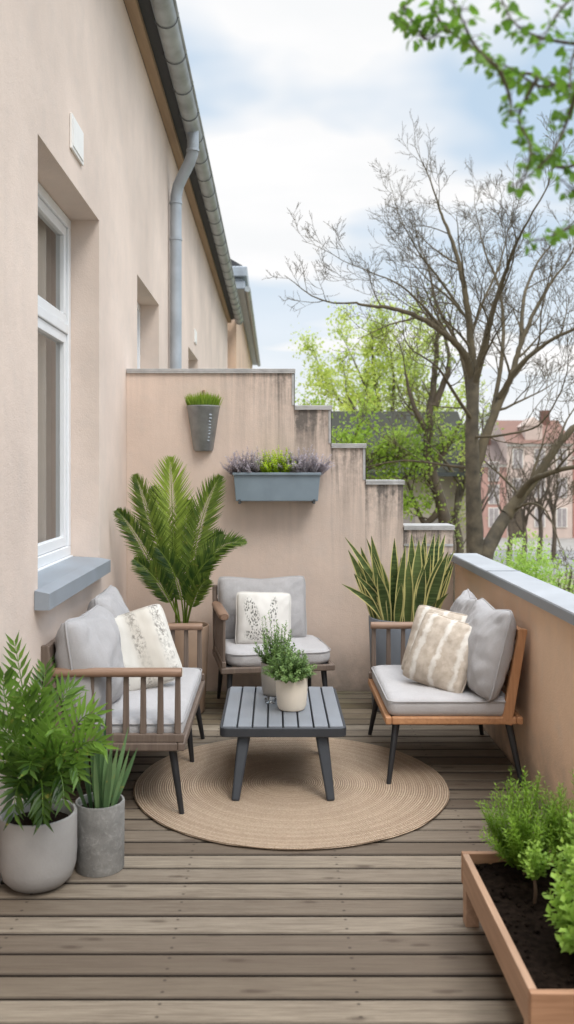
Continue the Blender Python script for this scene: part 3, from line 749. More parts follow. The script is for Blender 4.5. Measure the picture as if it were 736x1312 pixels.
def bushy(ml, ms, c, n, width, h, nleaf, L, W, base_r=.3, up=.5, lo=.45, **k):
    spread = width
    c = V(c)
    for i in range(n):
        an = R.uniform(0, 2*PI); r = math.sqrt(R.random())
        b = c + V((math.cos(an)*r*spread*base_r, math.sin(an)*r*spread*base_r, 0))
        hh = h*(1-(1-up)*r*r)*R.uniform(lo, 1)
        tip = c + V((math.cos(an)*r*spread, math.sin(an)*r*spread, hh))
        sprig(ml, ms, b, tip, nleaf, L, W, **k)
def frond(ml, ms, p0, p1, p2, nrm, n=34, L=.16, W=.014, t0=.2, rad=.006, droop=.15, a=.5, ang0=62, ang1=22, prof=None, vfold=.25):
    p0, p1, p2 = V(p0), V(p1), V(p2)
    c = p1*2 - (p0+p2)*.5
    def pt(t): return p0*(1-t)**2 + c*2*t*(1-t) + p2*t*t
    def tg(t): return ((c-p0)*2*(1-t) + (p2-c)*2*t).normalized()
    ms.tube([pt(k/12) for k in range(13)], [rad*(1-.8*k/12) for k in range(13)], 6, a=.55)
    nrm = V(nrm)
    for k in range(n):
        t = t0 + (1-t0)*k/(n-1); p = pt(t); T = tg(t); s = T.cross(nrm).normalized(); N = s.cross(T)
        q = (k/(n-1)); ln = L*((math.sin(PI*min(1, (q*.86+.16)))**.75) if prof is None else prof(q))
        al = math.radians(ang0 + (ang1-ang0)*q)
        for sg in (-1, 1):
            d = T*math.cos(al) + s*sg*math.sin(al) + N*vfold + V((R.uniform(-.05,.05), R.uniform(-.05,.05), R.uniform(-.05,.05)))
            ml.leaf(p, d, N - s*sg*.4, ln*R.uniform(.9, 1.08), W*(.7+.5*(1-q)), min(1, max(0, a + R.uniform(-.2, .25))), droop*R.uniform(.5, 1.4), .35)

# ---- palm behind the sofa
pc = V((-.50, 5.12, 0))
pt_ = thing('potted_palm', 'tall feathery palm in a dark pot between the sofa and the stepped wall', 'palm', pc)
m = MB(); m.lathe(pot_lathe(.10, .125, .50, .01, .025), pc, 40); m.build('pot', MAT['palm_pot'], pt_, smooth='angle')
m = MB(); m.lathe([(.118,.46),(.112,.472),(0,.476)], pc, 24); m.build('soil', MAT['soil'], pt_)
def PP(px, py, dd=0): return at(px, py, 5.1 + dd)
fr = [((226,800),(222,680),(218,583), -.03, (.05,-1,.05), 50, .165, .85), ((230,800),(198,684),(173,606), -.08, (-.3,-1,.1), 46, .115, .35),
      ((238,800),(254,684),(284,608), -.02, (.3,-1,.1), 50, .125, .3), ((240,800),(268,716),(318,696), -.12, (.1,-.8,.6), 42, .095, .2),
      ((232,800),(184,703),(149,653), -.1, (-.25,-.85,.5), 42, .09, .15), ((232,800),(204,748),(171,716), -.14, (-.2,-.9,.4), 34, .095, .15),
      ((240,800),(252,760),(268,742), -.16, (.2,-.9,.4), 26, .08, .2), ((240,800),(262,715),(286,684), .06, (.2,-1,.0), 38, .08, .05),
      ((236,800),(226,742),(200,700), -.1, (-.1,-.95,.3), 36, .09, .1), ((239,800),(248,745),(276,712), -.1, (.15,-.95,.3), 36, .08, .1),
      ((231,800),(212,690),(196,622), .06, (-.2,-1,.0), 44, .11, .1), ((238,800),(236,700),(242,640), .04, (.1,-1,.1), 42, .12, .35)]
for b, c, e, dd, nr, n, L, a in fr:
    ml = MB(); 
    frond(ml, ml, PP(*b, .02), PP(*c, dd*.6), PP(*e, dd), nr, int(n*1.3), L*1.28, .0125, .25, .0056, .13, a*.85, 52, 20, vfold=.16)
    ml.build('frond', MAT['palm'], pt_)

# ---- snake plant
sc_ = V((.755, 5.2, 0))
st = thing('snake_plant', 'tall yellow edged snake plant in a grey cylinder pot in the corner', 'potted plant', sc_)
m = MB(); m.lathe(pot_lathe(.185, .205, .535, .012, .03), sc_, 48); m.build('pot', MAT['grey_pot'], st, smooth='angle')
m = MB(); m.lathe([(.192,.492),(.18,.50),(0,.505)], sc_, 24); m.build('soil', MAT['soil'], st)
m = MB()
def strap(m, base, tip, w, bend, nrm, a, fold=.16, n=9, tipw=.0, twist=0):
    base, tip = V(base), V(tip); pts = []; wd = []
    hd_ = V((tip.x-base.x, tip.y-base.y, 0))
    for k in range(n):
        t = k/(n-1); p = base.lerp(tip, t) - hd_*bend*math.sin(PI*t) ; pts.append(p)
        wd.append(w*(.62+.38*min(1, t*3))*(1 if t < .5 else max(.03, 1-((t-.5)/.5)**1.8)))
    m.blade(pts, wd, nrm, a, fold)
for cx in (-.095, .095):
    for k in range(18):
        an = R.uniform(0, 2*PI); r = math.sqrt((k+.5)/18)
        b = sc_ + V((cx + math.cos(an)*r*.075, math.sin(an)*r*.07, .495))
        hgt = R.uniform(.34, .56)*(1-.3*r*R.random())
        out = r*R.uniform(.05, .18)
        tip = b + V((math.cos(an)*out + cx*.7, math.sin(an)*out*.8 - .01, hgt))
        strap(m, b, tip, R.uniform(.054, .074), R.uniform(.02, .16), (math.cos(an+R.uniform(-.9,.9))*.5, -1, .1), R.random(), .12)
for px, py, dy in ((442,688,-.02),(438,748,-.1),(583,705,-.05),(578,728,-.12),(560,768,-.2),(455,735,-.12),(470,690,-.02),(575,760,-.15)):
    b = sc_ + V(((-.11 if px < 500 else .13), -.05, .495)); strap(m, b, at(px, py, 5.2+dy), .046, .2, (-.3 if px < 500 else .3, -1, .3), R.random(), .12)
m.build('foliage', MAT['snake'], st, smooth=True)

# ---- wall planter (half cone) with grass
wc = V((at(261, 520, D).x, D, at(261, 520, D).z))
wp = thing('wall_planter', 'tapered zinc wall pot of short grass hung high on the stepped wall', 'planter', wc)
m = MB(); n = 14; prof = [(.052, -.285), (.062, -.275), (.102, -.012), (.106, -.008), (.106, 0), (.098, 0), (.096, -.03), (0, -.03)]
vs = []; fs = []
for r, z in prof:
    for k in range(n+1):
        a = PI*k/n; fl = 1 - .05*(k % 2)
        vs.append(wc + V((r*math.cos(a), -.0025 - r*.95*math.sin(a)*fl, z)))
for i in range(len(prof)-1):
    for k in range(n): fs.append((i*(n+1)+k+1, i*(n+1)+k, (i+1)*(n+1)+k, (i+1)*(n+1)+k+1))
fs.append(tuple(range(n+1)))
fs.append(tuple(range(0, (n+1)*5, n+1)) + tuple(range(n+(n+1)*4, n-1, -(n+1))))
m.add(vs, fs); m.build('pot', MAT['zincpot'], wp, smooth='angle')
m = MB()
for k in range(9):
    z = -.06 - k*.02; r = .102 + (z+.012)*.152
    a = math.radians(58 + R.uniform(-2, 2)); y_ = -.0025 - r*.95*math.sin(a)
    m.bar(wc + V((r*math.cos(a)-.008, y_-.003, z)), wc + V((r*math.cos(a)+R.uniform(.003,.01), y_-.001, z+R.uniform(-.004,.005))), .004, R.uniform(.006,.012))
m.build('relief', MAT['zinc_pipe'], wp, bevel=.001)
m = MB(); m.tube([wc + V((.005, -.004, .0)), wc + V((.004, -.006, .07)), wc + V((.0, -.012, .098)), wc + V((-.008, -.006, .092))], .0025, 6); m.lathe([(.0,-.008),(.008,-.008),(.008,.008),(0,.008)], wc + V((.003,-.008,.09)), 10); m.build('hook', MAT['fascia'], wp)
ml = MB()
for k in range(420):
    an = R.uniform(PI, 2*PI); r = math.sqrt(R.random())
    b = wc + V((math.cos(an)*r*.09, -.006 + math.sin(an)*r*.085, -.03)); 
    tip = b + V((math.cos(an)*r*.03 + R.uniform(-.016,.016), -abs(R.uniform(0,.02)) + .0, .03 + (.098-.03*r)*R.uniform(.6,1.1)))
    if tip.y > D-.004: tip.y = D-.004
    d = tip-b; ml.leaf(b, d, (R.uniform(-1,1), -1, 0), d.length, .006, R.random()*.6 + .4*(1-r), R.uniform(-.1,.1), .5)
ml.build('grass_tuft', MAT['grass'], wp)

# ---- window box
bx0, bx1 = at(300, 640, 5.5).x, at(410, 640, 5.5).x; bz0, bz1 = at(0, 642, 5.46).z, at(0, 606, 5.46).z
bc = V(((bx0+bx1)/2, D, bz0))
wb = thing('window_box', 'long grey metal window box with three clumps of herbs on the stepped wall', 'planter', bc)
m = MB(); y0, y1 = 5.43, D-.006; tp = .016
def ring(z, g, y0_, y1_): return [(bx0-g, y0_-g, z), (bx1+g, y0_-g, z), (bx1+g, y1_, z), (bx0-g, y1_, z)]
rs = ring(bz0, -.014, y0, y1) + ring(bz1, 0, y0, y1) + ring(bz1, -.008, y0, y1-.008) + ring(bz1-.03, -.01, y0, y1-.01)
m.add(rs, [(3,2,1,0)] + [(k*4+i, k*4+(i+1)%4, (k+1)*4+(i+1)%4, (k+1)*4+i) for k in range(3) for i in range(4)] + [(12,13,14,15)])
m.build('box', MAT['box_metal'], wb, bevel=.004)
m = MB(); m.box((bx0-.005, y0-.012, bz1-.012), (bx1+.005, y0-.0045, bz1+.003)); m.build('rim', MAT['box_metal'], wb, bevel=.002)
for x in (bx0+.03, bx1-.045):
    m = MB(); m.box((x, y0-.004, bz0-.016), (x+.014, D-.001, bz0-.003)); m.box((x, y0-.004, bz0-.0025), (x+.014, y0+.009, bz0+.012)); m.build('bracket', MAT['zinc_dark'], wb, bevel=.002)
def clump(xa, xb, mat, nm, n, h, nl, L, W, spread, a0=.1):
    ml = MB(); 
    for k in range(n):
        b = V((R.uniform(xa, xb), R.uniform(y0+.02, y1-.02), bz1-.03)); u = (b.x-(xa+xb)/2)/((xb-xa)/2)
        v = rdir(); v.z = abs(v.z)*.9 + .25; v.normalize(); l_ = h*R.uniform(.6, 1.0)*(1-.25*u*u)
        tip = b + V((v.x*l_*.75 + u*spread, -abs(v.y)*l_*.5 if R.random() < .7 else v.y*l_*.3, .03 + v.z*l_))
        tip.y = min(tip.y, D-.01)
        sprig(ml, ml, b, tip, nl, L, W, .0012, .3, .2, .03, a0=a0)
    ml.build(nm, mat, wb)
L_ = bx1-bx0
clump(bx0+.01, bx0+L_*.38, MAT['heather'], 'herb_clump', 150, .175, 34, .019, .014, .03, a0=.3)
clump(bx0+L_*.34, bx0+L_*.64, MAT['lime'], 'herb_clump', 160, .175, 32, .019, .013, .01, a0=.3)
clump(bx0+L_*.62, bx1-.01, MAT['heather'], 'herb_clump', 160, .19, 34, .019, .014, .03, a0=.3)

# ---- pots on the coffee table
c1 = V((at(374, 900, 4.03).x, 4.03, tz))
t1 = thing('potted_herb', 'cream ceramic pot with a bushy green herb on the coffee table', 'potted plant', c1)
m = MB(); m.lathe([(0,.001),(.05,.001),(.058,.004),(.066,.02),(.0715,.08),(.072,.158),(.070,.162),(.066,.162),(.064,.155),(.063,.14),(0,.14)], c1, 48); m.build('pot', MAT['cream_pot'], t1, smooth='angle')
m = MB(); m.lathe([(.062,.141),(.055,.147),(0,.149)], c1, 20); m.build('soil', MAT['soil'], t1)
ml = MB(); bushy(ml, ml, c1 + V((-.012, -.01, .14)), 120, .125, .17, 26, .022, .013, .35, .35, .35, a0=.1, rad=.0016)
ml.build('foliage', MAT['herb'], t1)
c2 = V((at(351, 890, 4.3).x, 4.29, tz))
t2 = thing('potted_herb', 'taupe pot with a taller airy herb behind the cream pot', 'potted plant', c2)
m = MB(); m.lathe([(0,.001),(.044,.001),(.05,.005),(.056,.02),(.062,.10),(.062,.152),(.058,.156),(.054,.15),(.053,.135),(0,.135)], c2, 40); m.build('pot', MAT['taupe_pot'], t2, smooth='angle')
m = MB(); m.lathe([(.053,.136),(0,.142)], c2, 20); m.build('soil', MAT['soil'], t2)
ml = MB(); bushy(ml, ml, c2 + V((.005, -.02, .135)), 70, .115, .31, 28, .022, .012, .3, .3, .4, a0=.25, rad=.0016)
ml.build('foliage', MAT['herb'], t2)
c3 = V((at(347, 897, 4.1).x, 4.13, tz))
m = MB(); m.lathe([(0,.001),(.022,.001),(.026,.006),(.028,.022),(.026,.022),(.024,.008),(0,.006)], (0,0,0), 24)
gd = m.build('glass_dish', MAT['clear'], None, smooth='angle'); gd.location = c3*K
tag(gd, 'small clear glass dish beside the cream pot on the table', 'dish')

# ---- left pots
w1 = V((-.797, 3.0, 0))
lp = thing('potted_plant', 'pale rounded stone pot with an arching leafy plant by the house wall', 'potted plant', w1)
m = MB(); m.lathe([(0,.003),(.07,.003),(.095,.012),(.116,.035),(.126,.07),(.129,.11),(.129,.238),(.127,.243),(.119,.243),(.116,.237),(.114,.20),(0,.20)], w1, 56); m.build('pot', MAT['white_pot'], lp, smooth='angle')
m = MB(); m.lathe([(.114,.2015),(.10,.21),(0,.215)], w1, 24); m.build('soil', MAT['soil'], lp)
ml = MB()
def P3(px, py, d): return at(px, py, d)
st_ = [((20,829),(35,920),3.02,.6),((122,915),(90,945),2.95,.85),((92,882),(70,930),3.1,.45),((-12,870),(15,930),3.0,.4),((58,858),(52,920),3.15,.3),((132,955),(95,965),2.9,.7),((100,990),(80,985),2.82,.3),((-5,930),(20,960),2.85,.25),((70,935),(60,960),2.75,.6),((20,950),(35,970),2.72,.2),((82,1022),(70,990),2.8,.1),((-10,985),(20,985),2.8,.15),((52,885),(50,940),2.9,.65),((28,895),(40,940),2.88,.35),
       ((18,1040),(32,1000),2.82,.1),((55,1045),(52,1000),2.8,.05),((38,985),(42,985),2.78,.15),((80,970),(66,980),2.8,.25)]
for tp_, md, d, a in st_:
    b = w1 + V((R.uniform(-.04,.04), R.uniform(-.04,.04), .205)); tp3 = P3(*tp_, d); md3 = P3(*md, (3+d)/2)
    tp3.x = max(tp3.x, WX+.02); md3.x = max(md3.x, WX+.02)
    frond(ml, ml, b, md3, tp3, (R.uniform(-.3,.3), -.9, .45), 13, .105, .021, .22, .0055, .2, a, 58, 25, prof=lambda q: .6+.4*math.sin(PI*min(1,q+.1)), vfold=.25)
ml.v = [(max(x, WX+.004), y, z) for x, y, z in ml.v]
ml.build('foliage', MAT['zz'], lp)
w2 = V((-.612, 3.12, 0))
lp2 = thing('potted_plant', 'grey concrete cylinder pot with upright spiky leaves beside the sofa', 'potted plant', w2)
m = MB(); m.lathe(pot_lathe(.084, .086, .237, .010, .022, rb=.006), w2, 48); m.build('pot', MAT['concrete'], lp2, smooth='angle')
m = MB(); m.lathe([(.076,.206),(.06,.212),(0,.215)], w2, 24); m.build('soil', MAT['soil'], lp2)
ml = MB()
for k in range(22):
    an = R.uniform(0, 2*PI); r = math.sqrt((k+.5)/22); b = w2 + V((math.cos(an)*r*.05, math.sin(an)*r*.05, .205))
    tip = b + V((math.cos(an)*r*R.uniform(.06,.12), math.sin(an)*r*.09, R.uniform(.25,.37)*(1-.3*r)))
    strap(ml, b, tip, R.uniform(.015,.023), R.uniform(0,.12), (math.cos(an)*.8, -1, .1), R.random(), .22)
ml.build('foliage', MAT['aloe'], lp2, smooth=True)

# ---- raised planter, front right
X0, X1, Y0p, Y1p, Z0, Z1 = .582, 1.12, 2.02, 2.775, .112, .207
rp = thing('raised_planter', 'low wooden planter trough on short legs in the near right corner', 'planter', ((X0+X1)/2, (Y0p+Y1p)/2, 0))
for lo, hi, mt in (((X0,Y0p+.0205,Z0),(X0+.02,Y1p-.0205,Z1),'planter_wood'), ((X1-.02,Y0p+.0205,Z0),(X1,Y1p-.0205,Z1),'planter_wood'), ((X0,Y0p,Z0),(X1,Y0p+.02,Z1),'planter_wood_x'), ((X0,Y1p-.02,Z0),(X1,Y1p,Z1),'planter_wood_x')):
    m = MB(); m.box(lo, hi); m.build('board', MAT[mt], rp, bevel=.0025)
m = MB(); m.box((X0+.0205,Y0p+.021,Z0+.002),(X1-.0205,Y1p-.021,Z0+.012)); m.build('bottom_board', MAT['planter_wood_x'], rp)
for x in (X0+.022, X1-.062):
    for y in (Y0p+.022, Y1p-.062):
        m = MB(); m.box((x-.021 if x < .8 else x, y, 0), (x+.02 if x < .8 else x+.041, y+.04, Z0-.001)); m.build('leg', MAT['planter_wood'], rp, bevel=.002)
m = MB()
m.grid(lambda u, v: (X0+.021+(X1-X0-.042)*u, Y0p+.021+(Y1p-Y0p-.042)*v, Z1-.03+.010*nz((u*7,v*9,0),1.)+.006*nz((u*7,v*9,2),3.5)+.003*nz((u*7,v*9,5),9)), 60, 80)
for k in range(420):
    c = V((R.uniform(X0+.03, X1-.03), R.uniform(Y0p+.03, Y1p-.03), Z1-.028)); r_ = R.uniform(.003, .009)
    vs = [c + V((a, b, e))*r_*R.uniform(.6, 1.2) for a, b, e in ((1,0,0),(0,1,0),(-1,0,0),(0,-1,0),(0,0,1),(0,0,-1))]
    m.add(vs, [(0,1,4),(1,2,4),(2,3,4),(3,0,4),(1,0,5),(2,1,5),(3,2,5),(0,3,5)])
m.build('soil', MAT['soil'], rp, smooth=True)
def planted(name, label, cat, c, mat, n, rad, h, nl, L, W, grp, stem_h=.0, **k):
    c = V(c); t = thing(name, label, cat, c, 0, grp)
    ms = MB(); ml = MB()
    if stem_h: ms.tube([c + V((0,0,-.03)), c + V((.006,.0,stem_h*.5)), c + V((.0,.004,stem_h+.03))], [.006,.005,.004], 7)
    else: ms.tube([c + V((0,0,-.03)), c + V((0,0,.03))], [.008,.005], 7)
    bushy(ml, ml, c + V((0,0,stem_h)), n, rad, h, nl, L, W, rad=.0018, **k)
    ml.v = [(min(x, PX-.004), y, z) for x, y, z in ml.v]
    ms.build('stem', MAT['twig'], t, smooth=True); ml.build('foliage', mat, t)
zs_ = Z1-.03; gp_ = 'green shrubs planted in the wooden trough'
planted('shrub', 'feathery green shrub at the far end of the wooden trough', 'shrub', (at(668,0,2.7).x, 2.68, zs_), MAT['dill'], 120, .145, .30, 40, .026, .006, gp_, .03, base_r=.3, up=.55, lo=.5, a0=.1)
planted('shrub', 'second feathery shrub beside the parapet behind the trough end', 'shrub', (at(703,0,2.7).x+.06, 2.66, zs_), MAT['dill'], 80, .12, .31, 36, .026, .006, gp_, .03, base_r=.3, up=.6, lo=.5, a0=.05)
planted('shrub', 'small upright seedling on a bare thin stem in mid trough', 'shrub', (.728, 2.50, zs_), MAT['mint'], 16, .05, .13, 12, .024, .013, gp_, .07, base_r=.2, up=.6, a0=.3)
planted('shrub', 'broad leaved green shrub nearest in the wooden trough', 'shrub', (.80, 2.2, zs_), MAT['mint'], 70, .135, .27, 14, .036, .024, gp_, .03, base_r=.3, up=.35, lo=.3, a0=.2)
planted('shrub', 'leafy green shrub behind the nearest one against the frame edge', 'shrub', (.86, 2.44, zs_), MAT['mint'], 50, .12, .22, 14, .032, .018, gp_, .08, base_r=.3, up=.5, lo=.4, a0=.2)

# ------------------------------------------------------------------ trees
def spline(pts, n=6):
    pts = [V(p) for p in pts]; out = []
    for i in range(len(pts)-1):
        p0 = pts[max(i-1,0)]; p1 = pts[i]; p2 = pts[i+1]; p3 = pts[min(i+2,len(pts)-1)]
        for k in range(n):
            t = k/n; out.append(.5*((2*p1) + (p2-p0)*t + (2*p0-5*p1+4*p2-p3)*t*t + (3*p1-p0-3*p2+p3)*t**3))
    out.append(pts[-1]); return out
def grow(m, p, d, ln, rad, lvl, tips, up=.25, gnarl=.22, kids=(5,5,4), ratio=.5, minr=.0035, flat=1.):
    n = max(3, int(4 + lvl)); pts = [p.copy()]; q = p.copy(); dd = d.normalized()
    for k in range(n):
        dd = (dd + rdir()*gnarl + V((0,0,up*.25))).normalized(); q = q + dd*ln/n; pts.append(q.copy())
    m.tube(pts, [max(minr, rad*(1-.72*k/n)) for k in range(n+1)], 6 if lvl >= 2 else (4 if lvl == 1 else 3), cap=False)
    if lvl == 0:
        tips.append((pts[-1], dd)); tips.append((pts[len(pts)//2], dd)); return
    nk = kids[lvl-1]
    for i in range(nk):
        t = .25 + .75*(i+R.random()*.8)/nk; j = min(int(t*n), n-1); b = pts[j].lerp(pts[j+1], t*n-j if t*n-j < 1 else 1)
        pd = (pts[j+1]-pts[j]).normalized(); o = rdir(); o = o - pd*o.dot(pd); o.normalize()
        ang = math.radians(R.uniform(28, 58))
        nd = pd*math.cos(ang) + o*math.sin(ang); nd.y *= flat
        grow(m, b, nd, ln*ratio*R.uniform(.7,1.2)*(1-.35*t), max(minr, rad*(1-.72*t)*.6), lvl-1, tips, up, gnarl, kids, ratio, minr, flat)
def limb(m, pts, r0, r1, tips, lvl=2, every=.4, ln=1.5, start=.15, n=9, up=.5, **k):
    sp = spline(pts); N = len(sp)
    for i in range(1, N-1): sp[i] = sp[i] + rdir()*r0*.12
    m.tube(sp, [r0 + (r1-r0)*(i/(N-1))**.8 for i in range(N)], n, cap=False)
    tot = 0; acc = 0; L = sum((sp[i+1]-sp[i]).length for i in range(N-1))
    for i in range(N-1):
        seg = (sp[i+1]-sp[i]).length; tot += seg; acc += seg
        if tot/L > start and acc > every:
            acc = R.uniform(-.2, .2)*every
            pd = (sp[i+1]-sp[i]).normalized(); o = rdir(); o -= pd*o.dot(pd); o.normalize(); ang = math.radians(R.uniform(30, 62))
            nd = pd*math.cos(ang) + o*math.sin(ang) + V((0,0,.15))
            rr_ = r0 + (r1-r0)*(tot/L)**.8
            grow(m, sp[i], nd, ln*R.uniform(.6,1.15)*(1-.35*tot/L), min(rr_*.5, .024), lvl, tips, up, **k)
    grow(m, sp[-1], sp[-1]-sp[-2], ln*.8, r1, lvl, tips, up, **k)

DT = 14.
bt_ = thing('bare_tree', 'large bare tree with forked trunk and spreading twigs behind the parapet', 'tree', (at(606,0,DT).x, DT, GZ))
tr = MB(); tw = MB(); tips = []
def T(px, py, dd=0): return at(px, py, DT+dd)
base = V((at(606,0,DT).x, DT, GZ))
sp = spline([base + V((.1,0,0)), V((base.x+.05, DT, -2)), T(609,720), T(607,640), T(605,560), T(607,480)])
tr.tube(sp, [.195-.105*(i/(len(sp)-1))**.7 for i in range(len(sp))], 14, cap=False)
sp = spline([base + V((.15,.1,0)), V((base.x+.1, DT+.1, -1.8)), T(620,725), T(632,690,.1), T(649,660,.2)])
tr.tube(sp, [.165-.07*(i/(len(sp)-1)) for i in range(len(sp))], 14, cap=False)
tr.build('trunk', MAT['bark'], bt_, smooth=True)
kw = dict(lvl=3, every=.46, kids=(3,5,5), ratio=.6, gnarl=.17)
L1 = [([(592,400),(565,360),(538,325),(518,290)], .035, .01, .3), ([(575,432),(545,395),(512,365),(478,350)], .035, .01, -.2), ([(600,440),(618,390),(640,340),(650,300)], .04, .01, .6), ([(607,490),(596,455),(575,432),(540,408),(505,396),(475,392),(455,388)], .085, .02, -.3), ([(607,485),(603,430),(597,380),(590,345),(580,310),(568,280),(560,255)], .085, .018, .3),
      ([(606,500),(622,440),(634,390),(648,350),(660,315),(676,285)], .075, .018, -.6), ([(603,520),(590,450),(560,390),(550,345),(538,315)], .05, .012, .9),
      ([(609,605),(622,560),(638,520),(656,480),(668,440),(690,390),(715,350)], .11, .025, .5), ([(668,440),(672,380),(690,335),(715,305)], .05, .014, 1.),
      ([(649,660),(666,636),(683,618),(710,577),(740,545),(790,520)], .13, .05, .2), ([(660,643),(680,618),(700,608),(740,597),(800,590)], .08, .03, -.5),
      ([(640,510),(665,470),(700,440),(740,420),(780,410)], .06, .02, -.4), ([(655,655),(680,645),(700,655),(715,690)], .03, .01, -.6), ([(606,560),(640,558),(690,545),(720,500)], .03, .01, -.9),
      ([(608,600),(570,596),(520,590),(480,596)], .035, .012, .5), ([(606,540),(580,500),(560,470),(530,450)], .04, .012, -.8), ([(630,540),(645,440),(640,370),(622,325),(614,290)], .05, .012, 1.2)]
d0 = {(592,400): .35, (575,432): -.2, (600,440): .2, (668,440): .67, (640,510): .35, (630,540): .25, (649,660): .2, (660,643): .3, (655,655): .25}
for pts, r0, r1, dd in L1:
    P_ = [T(x, y, d0.get(pts[0], 0) + dd*i/(len(pts)-1)*2) for i, (x, y) in enumerate(pts)]
    limb(tw, P_, r0*.85, r1*.8, tips, ln=1.5, up=.3, minr=.003, **kw)
tw.build('crown', MAT['bark_limb'], bt_, smooth=True)

def leafy(name, label, base, limbs, leafm, barkm, nleaf, L, W, group, lvl=1, ln=1.3, every=.35, spread=.35, kids=(5,4), r=.2, minr=.006):
    t = thing(name, label, 'tree', base, 0, group); b = V(base); tr = MB(); tips = []; tw = MB(); lf = MB()
    for i, pts in enumerate(limbs):
        P_ = [V(p) for p in pts]
        limb(tr if i == 0 else tw, P_, r if i == 0 else r*.5, r*.3 if i == 0 else r*.12, tips, lvl=lvl, ln=ln, every=every, kids=kids, start=.45 if i == 0 else .25, up=.4, minr=minr)
    tr.build('trunk', barkm, t, smooth=True)
    if tw.v: tw.build('limbs', barkm, t, smooth=True)
    for p, d in tips:
        for k in range(nleaf):
            q = p + rdir()*R.random()*spread
            lf.leaf(q, rdir() + V((0,0,-.2)), rdir() + V((0,0,.8)), L*R.uniform(.6,1.2), W*R.uniform(.7,1.2), min(1, max(0, .5 + .5*nz(q, 1.4) + R.uniform(-.25,.3))), .2)
    lf.build('crown', leafm, t)
tgp = 'leafy spring trees beyond the stepped wall'
d2 = 22.
def G(px, py, dd=0): return at(px, py, d2+dd)
d2 = 28.
b2_ = (at(500,0,d2).x, d2, GZ)
leafy('leafy_tree', 'bright lime green spring tree rising above the stepped wall', b2_,
      [[b2_, G(500,680), G(497,600), G(490,540), G(478,470)], [G(498,610), G(470,560), G(440,520), G(415,480)], [G(497,600), G(520,540), G(530,480), G(535,450)], [G(490,560), G(470,500), G(450,455)], [G(498,620), G(450,590), G(415,560), G(390,540)], [G(498,610), G(540,570), G(565,540)], [G(495,570), G(505,500), G(500,445)], [G(496,590,-1), G(465,545,-2), G(445,505,-2.5)], [G(496,620), G(455,620), G(420,600)]],
      MAT['spring'], MAT['bark'], 30, .11, .075, tgp, 1, 1.5, .42, .55, (6,5), .16, .006)
d2 = 18.
b3_ = (at(575,0,d2).x, d2, GZ)
leafy('leafy_tree', 'thin olive leaved tree with leaning dark trunk left of the bare tree', b3_,
      [[b3_, G(575,720), G(566,650), G(555,610), G(548,570), G(555,500), G(560,450)], [G(560,630), G(540,600), G(510,585), G(480,590)], [G(555,600), G(575,570), G(590,540)], [G(552,560), G(530,520), G(520,480)], [G(566,650), G(545,670), G(530,640), G(520,610)], [G(557,520), G(575,470), G(570,430)]],
      MAT['olive'], MAT['bark_dark'], 5, .075, .05, tgp, 1, 1.1, .3, .3, (6,5), .17)
d2 = 20.
b4_ = (at(590,0,d2).x, d2, GZ)
leafy('leafy_tree', 'slim pale trunked tree between the olive tree and the bare tree', b4_, [[b4_, G(590,720), G(585,660), G(592,600), G(598,540)], [G(588,640), G(600,600), G(612,560)], [G(590,620), G(570,590), G(560,570)]], MAT['spring'], MAT['bark'], 5, .08, .05, tgp, 1, 1., .35, .3, (5,4), .12)
d2 = 18.
b5_ = (at(440,0,d2).x, d2, GZ)
leafy('leafy_tree', 'low dense green tree peeking over the middle steps of the wall', b5_, [[b5_, G(445,660), G(450,590), G(455,560)], [G(447,620), G(480,580), G(520,560)], [G(447,620), G(430,580), G(415,555)], [G(446,640), G(500,620), G(540,600)], [G(446,640), G(480,640), G(520,650)], [G(447,610), G(500,590), G(560,570)]], MAT['leafy2'], MAT['bark_dark'], 16, .085, .06, tgp, 1, .75, .3, .35, (6,5), .1, .005)

# bushes beyond the parapet
def bush(label, c, rx, rz, n, mat, L):
    t = thing('bush', label, 'bush', (c[0], c[1], GZ), 0, 'green bushes below the parapet'); lf = MB(); st = MB()
    top = c[2]
    for k in range(9):
        an = R.uniform(0, 6.28); st.tube([(c[0], c[1], GZ), (c[0]+math.cos(an)*rx*.3, c[1]+math.sin(an)*rx*.3, GZ+(top-GZ)*.5), (c[0]+math.cos(an)*rx*.6, c[1]+math.sin(an)*rx*.6, top-.3)], [.05,.035,.01], 6)
    lobes = [(V((R.uniform(-.6,.6)*rx, R.uniform(-.6,.6)*rx, R.uniform(-.1, .55)*rz)), R.uniform(.35,.6)) for _ in range(12)]
    for k in range(n):
        lc, lr = R.choice(lobes); v = rdir(); s = R.random()**.4*lr
        p = V((c[0], c[1], top-rz*.8)) + lc + V((v.x*rx*s, v.y*rx*s, v.z*rz*s))
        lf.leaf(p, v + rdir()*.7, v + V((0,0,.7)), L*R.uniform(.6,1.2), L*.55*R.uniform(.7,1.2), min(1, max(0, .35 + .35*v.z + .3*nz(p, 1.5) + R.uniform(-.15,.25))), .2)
    st.build('stems', MAT['bark_dark'], t); lf.build('crown', mat, t)
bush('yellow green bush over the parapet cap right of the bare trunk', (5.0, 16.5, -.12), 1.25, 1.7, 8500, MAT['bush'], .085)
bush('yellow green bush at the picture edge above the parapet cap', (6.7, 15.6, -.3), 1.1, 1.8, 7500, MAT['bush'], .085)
bush('pale green bush directly behind the bare tree trunk', (5.2, 21, -1.0), 1.2, 1.6, 3500, MAT['bush'], .12)

